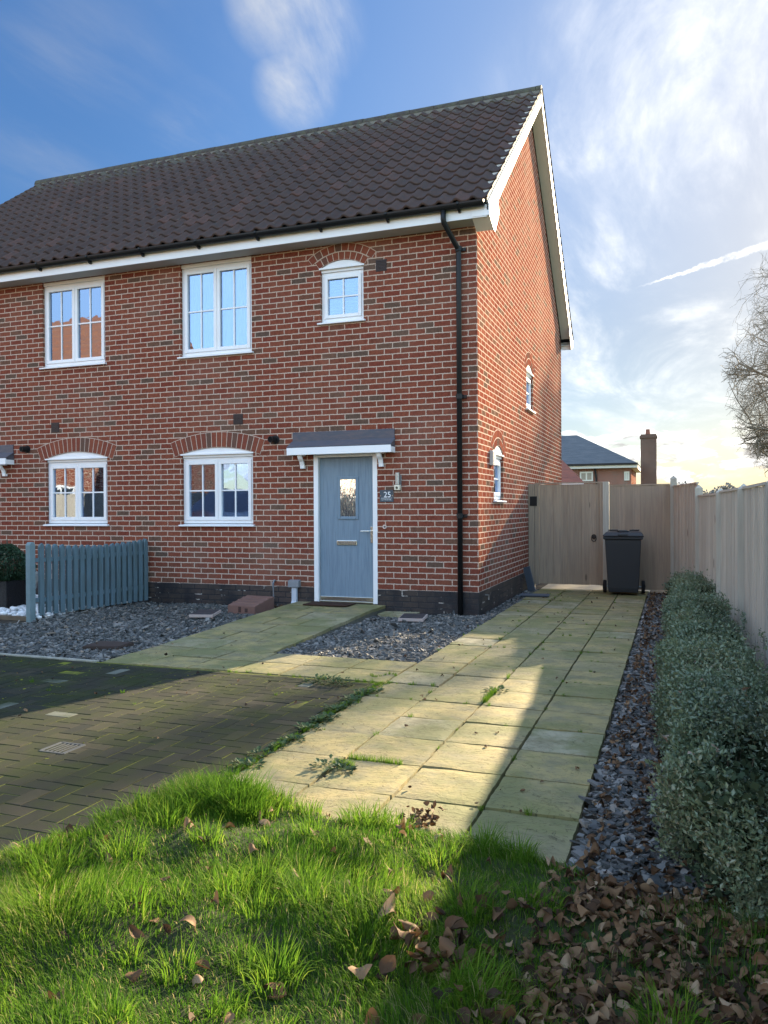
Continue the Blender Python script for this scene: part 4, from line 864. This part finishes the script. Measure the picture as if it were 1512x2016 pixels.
b=MB(); b.box(-.07,.07,-.345,-.30,.925,.945); b.tube([(-.08,-.2,.975),(-.05,-.23,.99),(.05,-.23,.99),(.08,-.2,.975)],.012,8); b.build('lid_grip',M_bin,LD)
b=MB(); b.tube([(-.29,.37,.88),(-.25,.40,.93),(.25,.40,.93),(.29,.37,.88)],.016,8); b.tube([(-.3,.30,.90),(-.29,.37,.88)],.014,8); b.build('handle_bar',M_bin,binn)
b=MB(); b.tube([(-.30,.24,.105),(.30,.24,.105)],.011,10); A=b.build('axle',mat('axle_steel',(.3,.3,.3),.4,metal=1.),binn)
for s_ in(-1,1):
    b=MB(); b.tube([(s_*.262,.24,.105),(s_*.268,.24,.105),(s_*.308,.24,.105),(s_*.314,.24,.105)],[.09,.10,.10,.09],28); w=b.build('wheel',mat('tyre',(.016,.016,.017),.85),binn)
    b=MB(); b.tube([(s_*.3145,.24,.105),(s_*.319,.24,.105)],[.05,.042],20); b.build('hub',M_bin,w)

# ------------------------------------------------------------------ picket fence and left corner
pf=thing('picket_fence','blue grey painted picket fence with rounded tops left of the slate bed','fence',(-5.28,-1.0,0))
M_pk=mat('picket_paint',(.115,.175,.205),.75,.7,6,bump=.4,bs=30,stretch=(3,3,.5),col2=(.085,.12,.12))
x0_,y0_,x1_,y1_=-5.19,-1.95,-4.96,-.06
def fp(u,v,z): 
    L=math.hypot(x1_-x0_,y1_-y0_); ux,uy=(x1_-x0_)/L,(y1_-y0_)/L; return (x0_+ux*u+uy*v+5.28,y0_+uy*u-ux*v+1.0,z)
LF=math.hypot(x1_-x0_,y1_-y0_)
def pboard(m,u0,u1,v0,v1,z0,z1,rounded=True):
    prof=[(u0,z0),(u1,z0),(u1,z1-.04)]+([(u1-.012,z1-.015),(u1-.028,z1),(u0+.028,z1),(u0+.012,z1-.015)] if rounded else [(u1,z1),(u0,z1)])+[(u0,z1-.04)]
    n=len(prof); vs=[fp(u,v0,z) for u,z in prof]+[fp(u,v1,z) for u,z in prof]
    m.add(vs,[tuple(range(n)),tuple(range(2*n-1,n-1,-1))]+[(i,i+n,(i+1)%n+n,(i+1)%n) for i in range(n)])
u=.03; k=0
while u<LF-.02:
    b=MB(); pboard(b,u,u+.068,.03,.048,.03,.935-.055*math.sin(math.pi*u/LF)+random.uniform(-.008,.008)); b.build('picket',M_pk,pf,bevel=.002,seg=1)
    b=MB(); pboard(b,u+.045,u+.112,-.048,-.03,.04,.93-.055*math.sin(math.pi*u/LF)+random.uniform(-.008,.008)); b.build('picket',M_pk,pf,bevel=.002,seg=1); u+=.106
for z in(.20,.70):
    b=MB(); pboard(b,-.02,LF,-.029,.029,z,z+.05,False); b.build('rail',M_pk,pf)
b=MB(); pboard(b,-.11,-.03,-.04,.04,-.05,.955); b.build('post',mat('post_paint',(.17,.235,.25),.75,.4,7,col2=(.12,.17,.17)),pf,bevel=.004)
b=MB(); b.box(-9,-5.25,-2.02,-1.95,-.03,.02); struct(b.build('timber_edging',mat('edging_timber',(.16,.12,.08),.9,.5,6)))
pot=thing('rattan_planter','black rattan planter with a drooping dark evergreen at the left edge','planter',(-6.30,-1.32,0))
b=MB(); taper(b,[(-.20,.20,-.20,.20,0),(-.21,.21,-.21,.21,.40),(-.18,.18,-.18,.18,.40),(-.17,.17,-.17,.17,.34)]); b.build('weave_tub',mat('rattan',(.012,.012,.013),.4,.4,30,bump=1.,bs=34,stretch=(1,1,2.2),col2=(.03,.03,.032),bd=.02),pot,bevel=.01)
b=MB(); b.tube([(0,0,.3),(.01,0,.6),(0,.01,.95)],[.02,.015,.008],8); b.build('stem',mat('hedge_stem',(.06,.05,.035),.9),pot)
n=9000; t=rng.random(n); a=rnd(0,6.28,n); rr=.34*np.sin(np.pi*np.clip(t*.85+.12,0,1))**.8*np.sqrt(rng.random(n))*(1+.18*np.sin(a*5)); z=.44+.46*t
Cn=np.column_stack([np.cos(a)*rr,np.sin(a)*rr,z-rr*.22]); d=np.column_stack([np.cos(a),np.sin(a),-.6+rng.normal(0,.5,n)]); d/=np.linalg.norm(d,axis=1)[:,None]; e=np.cross(d,rng.normal(0,1,(n,3))); e/=np.linalg.norm(e,axis=1)[:,None]; s=rnd(.025,.055,n)[:,None]
npmesh('foliage',np.stack([Cn,Cn+d*s*.5+e*s*.16,Cn+d*s,Cn+d*s*.5-e*s*.16],1).reshape(-1,3),[np.arange(n)[:,None]*4+np.array((0,1,2,3))],mat('evergreen',tone=[(0,(.012,.030,.016)),(1,(.035,.070,.030))],rough=.5),pot,tone=np.repeat(rng.random(n),4))
st=thing('stone_ornament','pale weathered stone ornament behind the rattan planter','ornament',(-6.24,-.98,0))
b=MB(); pts=[(0,.13),(.05,.12),(.10,.09),(.20,.08),(.30,.10),(.40,.14),(.48,.16),(.56,.13),(.62,.07),(.65,.02)]
b.tube([(0.02*math.sin(z*9),0,z) for z,_ in pts],[r for _,r in pts],18); o=b.build('stone_figure',mat('pale_stone',(.50,.50,.46),.9,.7,9,bump=1.,bs=12,col2=(.30,.31,.28),bd=.05),st,smooth=True)
sub=o.modifiers.new('s','SUBSURF'); sub.levels=sub.render_levels=2; tx=bpy.data.textures.new('lump','CLOUDS'); tx.noise_scale=.07; dm=o.modifiers.new('d','DISPLACE'); dm.texture=tx; dm.strength=.05
def ramp_block(name,label,loc,rz,w,d,h,front,material):
    t=thing(name,label,'ramp block',loc,rz)
    b=MB(); b.prism([(0,0),(0,front),(d*.98,h),(d,h-.01),(d,0)],0,-w/2,w/2); o=b.build('wedge',material,t,bevel=.006)
    b=MB()
    for k in range(1,4):
        y=d*k/4; z=front+(h-front)*k/4/.98; b.prism([(y-.012,z-.004),(y-.006,z+.007),(y+.008,z+.010),(y+.012,z+.002)],0,-w/2+.004,w/2-.004)
    b.build('tread_ridge',material,t)
    b=MB(); b.box(-.045,.0,-.003,.0,.025,front-.012); b.box(.06,.105,-.003,.0,.03,front-.03); b.build('moulded_slot',mat('slot_dark',(.06,.035,.03),.8),t)
    return t
ramp_block('ramp_block','red brown plastic kerb ramp wedge against the black plinth',(-2.96,-.76,-.01),R(-8),.44,.42,.20,.11,mat('brown_plastic',(.17,.095,.075),.6,.3,7))
ramp_block('ramp_block','pale grey ramp block behind the left end of the picket fence',(-5.86,-1.05,.0),R(-6),.46,.40,.19,.12,mat('taupe_plastic',(.24,.20,.18),.7,.3,7))
def slabthing(name,label,cat,loc,rz,w,d,h,mtop,medge,tilt=0):
    t=thing(name,label,cat,loc,rz); t.rotation_euler[0]=tilt
    b=MB(); b.box(-w/2,w/2,-d/2,d/2,0,h); b.build('base',medge,t,bevel=.003)
    b=MB(); b.box(-w/2+.012,w/2-.012,-d/2+.012,d/2-.012,h+.0005,h+.006); b.build('top_plate',mtop,t,bevel=.002); return t
M_cov=mat('dark_cover',(.035,.034,.038),.6,.4,9,col2=(.07,.06,.055)); M_pink=mat('pale_edge',(.42,.34,.30),.8)
slabthing('stepping_tile','dark topped square tile lying on slate left of the front path','tile',(-3.20,-1.22,.03),R(14),.30,.34,.035,M_cov,M_pink,R(3))
slabthing('stepping_tile','dark topped square tile lying on slate right of the front path','tile',(-.64,-.70,.02),R(8),.30,.34,.035,M_cov,M_pink,R(2))
slabthing('inspection_cover','flat brown inspection cover sunk in the slate near the driveway','cover',(-2.95,-3.32,-.01),R(8),.38,.30,.03,mat('brown_cover',(.05,.035,.028),.8),mat('brown_cover',(.05,.035,.028),.8))
o=slabs([(-1.20,-.72,-.46,-.14,lambda x,y:.03)],'stepping_slab'); tag(o,'small mossy slab set in slate beside the doorstep','slab')
dm=thing('door_mat','flat dark brown coir door mat on the ramp at the front door','mat',(-1.93,-.26,.097),R(0))
b=MB(); b.box(-.31,.31,-.17,.17,0,.014); b.build('coir',mat('coir',(.055,.028,.018),1.,.6,60,bump=1.,bs=160,bd=.01),dm,bevel=.004)
dg=thing('drain_grate','small square metal gully grate set in the block driveway','drain',(-.95,-6.14,.0))
b=MB()
for s_ in(-1,1): b.box(s_*.085-.006,s_*.085+.006,-.085,.085,-.006,.004); b.box(-.079,.079,s_*.085-.006,s_*.085+.006,-.006,.004)
b.build('grate_frame',mat('galvanised',(.12,.125,.12),.6,metal=.5),dg)
b=MB()
for k in range(6): b.box(-.079+.0285*k,-.069+.0285*k,-.079,.079,-.004,.003)
b.build('grate_bars',mat('galvanised',(.12,.125,.12),.6,metal=.5),dg)
for k in range(2):
    sl=thing('loose_slate',['lower of two loose grey slates lying at the foot of the gable wall','upper of two loose grey slates lying at the foot of the gable wall'][k],'slate',(.30,2.35,.008),R(6),'loose roof slates by the gable wall')
    b=MB(); b.box(-.22+.03*k,.20+.03*k,-.16-.03*k,.14-.02*k,.0125*k,.0125*k+.012); b.build('slate_sheet',mat('loose_slate',(.07,.085,.105),.5),sl,bevel=.002)
ls=thing('leaning_slate','grey slate plank leaning on the plinth by the gate','slate',(.14,3.12,0),R(-15)); ls.rotation_euler[1]=R(-14)
b=MB(); b.box(-.06,.06,-.012,.012,0,.40); b.build('slate_plank',mat('loose_slate',(.07,.085,.105),.5),ls,bevel=.003)

# ------------------------------------------------------------------ beyond the gate
M_slroof=mat('blue_slate_roof',(.085,.09,.092),.5,.8,2.5,bump=.8,bs=5,stretch=(.5,.5,5),col2=(.13,.13,.13),bd=.05)
FB=thing('brick_house','detached brick house with blue slate hipped roof behind the gate','house',(0,0,0))
K=(48+9.689)/(20+9.689); 
def far(x,z,Y=48.): return (2.297+(x-2.297)*(Y+9.689)/(29.689),1.342+(z-1.342)*(Y+9.689)/(29.689))
ex1,ez=far(1.09,2.95); rx0,rz_=far(-1.02,4.03); rx0=rx0
D0,D1=48.,57.; mid=(D0+D1)/2
wr=ex1-.45; wlx=ex1-17; 
farb=MB(); farb.box(wlx,wr,D0+.5,D1-.5,-1,ez-.15); farb.build('wall',M_brick,FB); M_fb=brick_mat('brown_brick',[(0,(.15,.07,.05)),(1,(.11,.065,.05))],(.30,.24,.19),.287)
rzm=1.342+(4.02-1.342)*(mid+9.689)/29.689; rxm=2.297+(-1.02-2.297)*(mid+9.689)/29.689
b=MB(); b.add([(wlx-.5,D0,ez),(ex1,D0,ez),(ex1,D1,ez),(wlx-.5,D1,ez),(rxm,mid,rzm),(wlx+5,mid,rzm)],[(0,1,4,5),(1,2,4),(2,3,5,4),(3,0,5),(3,2,1,0)])
RF=b.build('roof',M_slroof,FB)
b=MB(); b.box(wlx-.45,ex1-.05,D0+.02,D0+.5,ez-.32,ez-.03); b.box(ex1-.5,ex1-.05,D0+.5,D1-.02,ez-.32,ez-.03); b.build('eaves_board',mat('cream_eaves',(.6,.56,.48),.6),FB)
b=MB(); b.box(wlx-.5,ex1+.03,D0-.1,D0+.015,ez-.12,ez+.02); b.tube([(far(-.42,2.7)[0],D0+.35,ez-.1),(far(-.36,2.7)[0],D0+.4,ez-1.0),(far(-.36,2.7)[0],D0+.4,-.5)],.07,8); b.build('gutter',M_black,FB)
chx0,_=far(1.17,3); chx1,cz=far(1.72,4.04); cY=D0+1.6
b=MB(); b.box(chx0,chx1,cY,cY+.9,-1,cz-.0); b.box(chx0-.06,chx1+.06,cY-.06,cY+.96,cz-.28,cz-.12); ch=b.build('chimney',M_fb,FB)
b=MB(); b.tube([((chx0+chx1)/2-.05,cY+.45,cz),((chx0+chx1)/2-.05,cY+.45,cz+.38)],[.17,.14],14); b.build('chimney_pot',mat('chimney_pot',(.22,.09,.06),.9),ch)
def fwin(x0,x1,z0,z1):
    a,zb=far(x0,z0); c,zt=far(x1,z1); b=MB(); b.box(a,c,D0+.42,D0+.499,zb,zt); w=b.build('window',mat('cream_frame',(.62,.58,.48),.6),FB)
    m_=(a+c)/2; b=MB(); b.box(a+.1,m_-.05,D0+.41,D0+.419,zb+.1,zt-.1); b.box(m_+.05,c-.1,D0+.41,D0+.419,zb+.1,zt-.1); b.build('pane',mat('far_glass',(.30,.26,.20),.1),w)
fwin(-.95,-.48,2.33,2.68); fwin(.62,.80,2.33,2.66)
fence_far=None
GG=thing('garage_building','low outbuilding with red tiled roof just behind the gable','outbuilding',(-1.1,13.5,0))
M_rt=mat('red_clay_tile',tone=None,col=(.24,.10,.07),rough=.8,var=.6,vs=3,bump=.8,bs=5,stretch=(1,1,6),col2=(.15,.075,.06),bd=.05)
b=MB(); b.prism([(-4.5,.4),(.5,.4),(-1.5,5.5),(-4.5,5.5)],2,-.1,2.05); b.build('wall',M_brick,GG)
b=MB(); b.prism([(-4.8,2.08),(1.9,2.08),(-.6,4.4),(-3.0,4.4)],1,0,5.8)if False else b.add([(-5.4,0,2.08),(1.0,0,2.08),(-1.3,5.9,2.08),(-5.4,5.9,2.08),(-1.7,2.95,4.7),(-2.9,2.95,4.7)],[(0,1,4,5),(1,2,4),(2,3,5,4),(3,0,5),(3,2,1,0)]); b.build('roof',M_rt,GG)
b=MB(); b.box(-4.85,.98,.0,.03,1.93,2.07); b.build('fascia',M_white,GG)
# bare tree
M_bark=mat('bark',(.24,.20,.15),.9,.5,4,bump=.5,bs=12)
def bare_tree(name,label,x,y,h,rad,seed,nmax=26000,low=.25,crown=None,droop=0.,tr=.22,rmin=.005):
    rs=random.Random(seed); T=thing(name,label,'tree',(x,y,-.1)); segs=[]
    stack=[(Vector((0,0,0)),Vector((0,0,1)),tr,0,h)]
    def branch(p,d,r,depth,L):
        n=6 if depth<2 else (5 if depth<4 else 3); q=p; dd=d.copy(); sl=L/n; r0=r
        for i in range(n):
            jit=.10+.06*depth; dd=(dd+Vector((rs.gauss(0,jit),rs.gauss(0,jit),rs.gauss(0,jit)-droop*depth*.05+(.03 if depth<3 else 0)))).normalized()
            q2=q+dd*sl
            if crown and depth>0 and (q2.x**2+q2.y**2)/crown[0]**2+((q2.z-crown[1])/crown[2])**2>rs.uniform(.8,1.15): break
            r2=r0*(1-.75*(i+1)/n)+.002; segs.append((q,q2,max(r,rmin),max(r2,rmin*.8),depth)); 
            if depth<5 and len(segs)<nmax:
                t=(i+1)/n
                if not(depth==0 and t<low):
                    k=(4 if depth==0 else 3 if depth==1 else 2)
                    for _ in range(k):
                        ax=dd.orthogonal().normalized(); ax.rotate(Matrix.Rotation(rs.uniform(0,6.28),3,dd)); a=R(rs.uniform(30,68))
                        nd=(dd*math.cos(a)+ax*math.sin(a)).normalized(); LL=L*rs.uniform(.38,.60)*(1.15-.45*t if depth==0 else 1)
                        stack.append((q2.copy(),nd,r2*rs.uniform(.5,.75),depth+1,LL))
            q=q2; r=r2
    while stack:
        stack.sort(key=lambda s:s[3]); p,d,r,dp,L=stack.pop(0)
        if len(segs)>nmax: break
        branch(p,d,r,dp,L)
    def mesh(S,nm,sides):
        A=np.array([s[0][:] for s in S]);B=np.array([s[1][:] for s in S]);ra=np.array([s[2] for s in S]);rb=np.array([s[3] for s in S])
        D=B-A; D/=np.linalg.norm(D,axis=1)[:,None]+1e-9; ref=np.where(np.abs(D[:,2:3])>.9,np.array([[1.,0,0]]),np.array([[0,0,1.]])); U=np.cross(D,ref); U/=np.linalg.norm(U,axis=1)[:,None]; W_=np.cross(D,U)
        V=np.zeros((len(S),2*sides,3))
        for k in range(sides):
            t=2*np.pi*k/sides; o=U*math.cos(t)+W_*math.sin(t); V[:,k]=A+o*ra[:,None]; V[:,k+sides]=B+o*rb[:,None]
        F=np.concatenate([np.arange(len(S))[:,None]*2*sides+np.array((k,(k+1)%sides,(k+1)%sides+sides,k+sides)) for k in range(sides)])
        return npmesh(nm,V.reshape(-1,3),[F],M_bark,T,smooth=True)
    mesh([s for s in segs if s[4]==0],'trunk',10); mesh([s for s in segs if s[4]>0],'crown',3); return T
bare_tree('bare_tree','leafless tree with dense fine twigs beyond the fence at right edge',7.35,30,13.4,2.1,3,44000,low=.12,droop=.5,tr=.16,crown=(3.0,8.0,5.7))
bare_tree('bare_tree','leafless slim tree outside the right edge, casting streaky shade on the driveway',9.75,26,12.,2,21,4700,low=.2,tr=.16,crown=(1.55,8.1,3.7),rmin=.014)
# distant tree line and hills
def far_wood(name,x0,x1,y,h,n,label):
    x=rnd(x0,x1,n); yy=y+rnd(-8,8,n); H=h*(.55+.45*vn(x*.05,yy*.1,3.1))*(.7+.3*np.sin(x*.31)**2); z=H*rng.random(n)**.7
    C=np.column_stack([x,yy,z]); d=rng.normal(0,1,(n,3)); d/=np.linalg.norm(d,axis=1)[:,None]; e=np.cross(d,rng.normal(0,1,(n,3))); e/=np.linalg.norm(e,axis=1)[:,None]; s=rnd(.35,.9,n)[:,None]
    V=np.stack([C,C+d*s*.5+e*s*.35,C+d*s,C+d*s*.5-e*s*.35],1).reshape(-1,3)
    return stuff(npmesh(name,V,[np.arange(n)[:,None]*4+np.array((0,1,2,3))],mat('far_foliage',(.17,.155,.14),.95),None),label,'woodland')
far_wood('distant_wood',-40,110,210,8.2,34000,'low brown line of distant winter trees on the horizon')
b=MB()
n=40; xs=np.linspace(-500,500,n+1); vs=[]
for x in xs: vs+=[(x,300,-1),(x,420,8+4*math.sin(x*.012)+2*math.sin(x*.05))]
for i in range(n): pass
b.add(vs,[(2*i,2*i+2,2*i+3,2*i+1) for i in range(n)]); struct(b.build('distant_hill',mat('hill_field',(.07,.09,.04),.95,.8,.02)))
# ------------------------------------------------------------------ across the street (seen in the window panes)
def simple_house(name,label,x0,x1,y0,y1,ev,rg,roofm,door=True):
    T=thing(name,label,'house',((x0+x1)/2,y1,0)); ox,oy=(x0+x1)/2,y1
    b=MB(); b.box(x0-ox,x1-ox,y0-oy,0,-.1,ev); b.prism([(y0-oy,ev+.001),(0,ev+.001),((y0-y1)/2,rg-.15)],0,x0-ox,x1-ox); b.build('wall',M_brick,T)
    m_=(y0-y1)/2; b=MB(); n=14; 
    for k in range(n):
        for s in(-1,1):
            t0,t1=k/n,(k+1)/n; h=-m_+.4
            ya,yb=m_+s*h*(1-t0),m_+s*h*(1-t1); za,zb=ev-.2+(rg-ev+.2)*t0,ev-.2+(rg-ev+.2)*t1
            b.add([(x0-ox-.25,ya,za+.05),(x1-ox+.25,ya,za+.05),(x1-ox+.25,yb,zb+.01),(x0-ox-.25,yb,zb+.01),(x0-ox-.25,ya,za),(x1-ox+.25,ya,za)],[(0,1,2,3),(4,5,1,0)])
    b.build('roof',roofm,T)
    for i in range(int((x1-x0)//3)):
        for z in(1.0,3.5):
            xx=x0-ox+1.2+3*i; b=MB(); b.box(xx,xx+1.2,.0,.04,z,z+1.2); w=b.build('window',M_upvc,T); b=MB(); b.box(xx+.08,xx+.56,.041,.045,z+.08,z+1.12); b.box(xx+.64,xx+1.12,.041,.045,z+.08,z+1.12); b.build('pane',mat('far_pane',(.03,.04,.05),.05),w)
    return T
M_or=mat('orange_pantile',(.27,.135,.09),.8,.6,3,bump=1.,bs=6,col2=(.30,.12,.07),bd=.06)
simple_house('brick_house','brick house with orange pantile roof across the street, mirrored in the left windows',-25.,-15.6,-19.,-11.5,5.0,8.9,M_or)
simple_house('brick_house','brick house with orange pantile roof across the street, mirrored in the middle window',-12.5,1.0,-34.,-27.,5.0,8.6,M_or)
b=MB(); 
x=-23.
while x<-3.2: b.tn=random.random(); b.box(x,x+.145,-11.0,-10.98,0,1.9); x+=.15
of=thing('garden_fence','pale boarded fence across the driveway, mirrored in the lower windows','fence',(-8,-11,0)); o=b.build('panel',M_wood,of,tone=True); o.location=(8,11,0)
def car(name,label,loc,rz,paint):
    T=thing(name,label,'car',loc,rz)
    prof=[(-2.1,.35),(-2.12,.62),(-2.0,.82),(-1.1,.95),(-.45,1.38),(.75,1.42),(1.55,1.02),(2.05,.92),(2.12,.6),(2.08,.32)]
    b=MB(); b.prism(prof,1,-.86,.86); b.build('body',paint,T,bevel=.09,seg=4)
    for s in(-1,1):
        b=MB(); b.prism([(-.95,.98),(-.42,1.30),(.15,1.33),(.15,.98)],1,s*.862,s*.868); b.prism([(.22,.98),(.22,1.33),(.68,1.32),(1.2,1.02)],1,s*.862,s*.868); b.build('side_window',mat('car_glass',(.01,.012,.015),.05),T)
        for xx in(-1.3,1.3):
            b=MB(); b.tube([(xx,s*.70,.31),(xx,s*.88,.31)],.31,24); w=b.build('wheel',mat('tyre',(.016,.016,.017),.85),T); b=MB(); b.tube([(xx,s*.881,.31),(xx,s*.89,.31)],.2,20); b.build('rim',M_chrome,w)
    for s in(-.6,.6):
        b=MB(); b.box(-2.13,-2.08,s-.16,s+.16,.62,.76); b.build('headlight',M_white,T,bevel=.02)
    return T
car('parked_car','dark blue hatchback parked on the drive, mirrored in the middle ground floor window',(-7.0,-7.2,0),R(90),mat('blue_car_paint',(.008,.014,.045),.25))
bpy.data.objects['parked_car'].scale=(1.25,1.25,1.28)
for o in bpy.data.objects:
    k=o.name.split('.')[0]
    if o.parent is None and k in('stepping_tile','ramp_block','bare_tree'):
        o['group']={'stepping_tile':'dark topped tiles lying on the slate beds','ramp_block':'plastic ramp blocks by the front wall','bare_tree':'leafless trees beyond the fence'}[k]
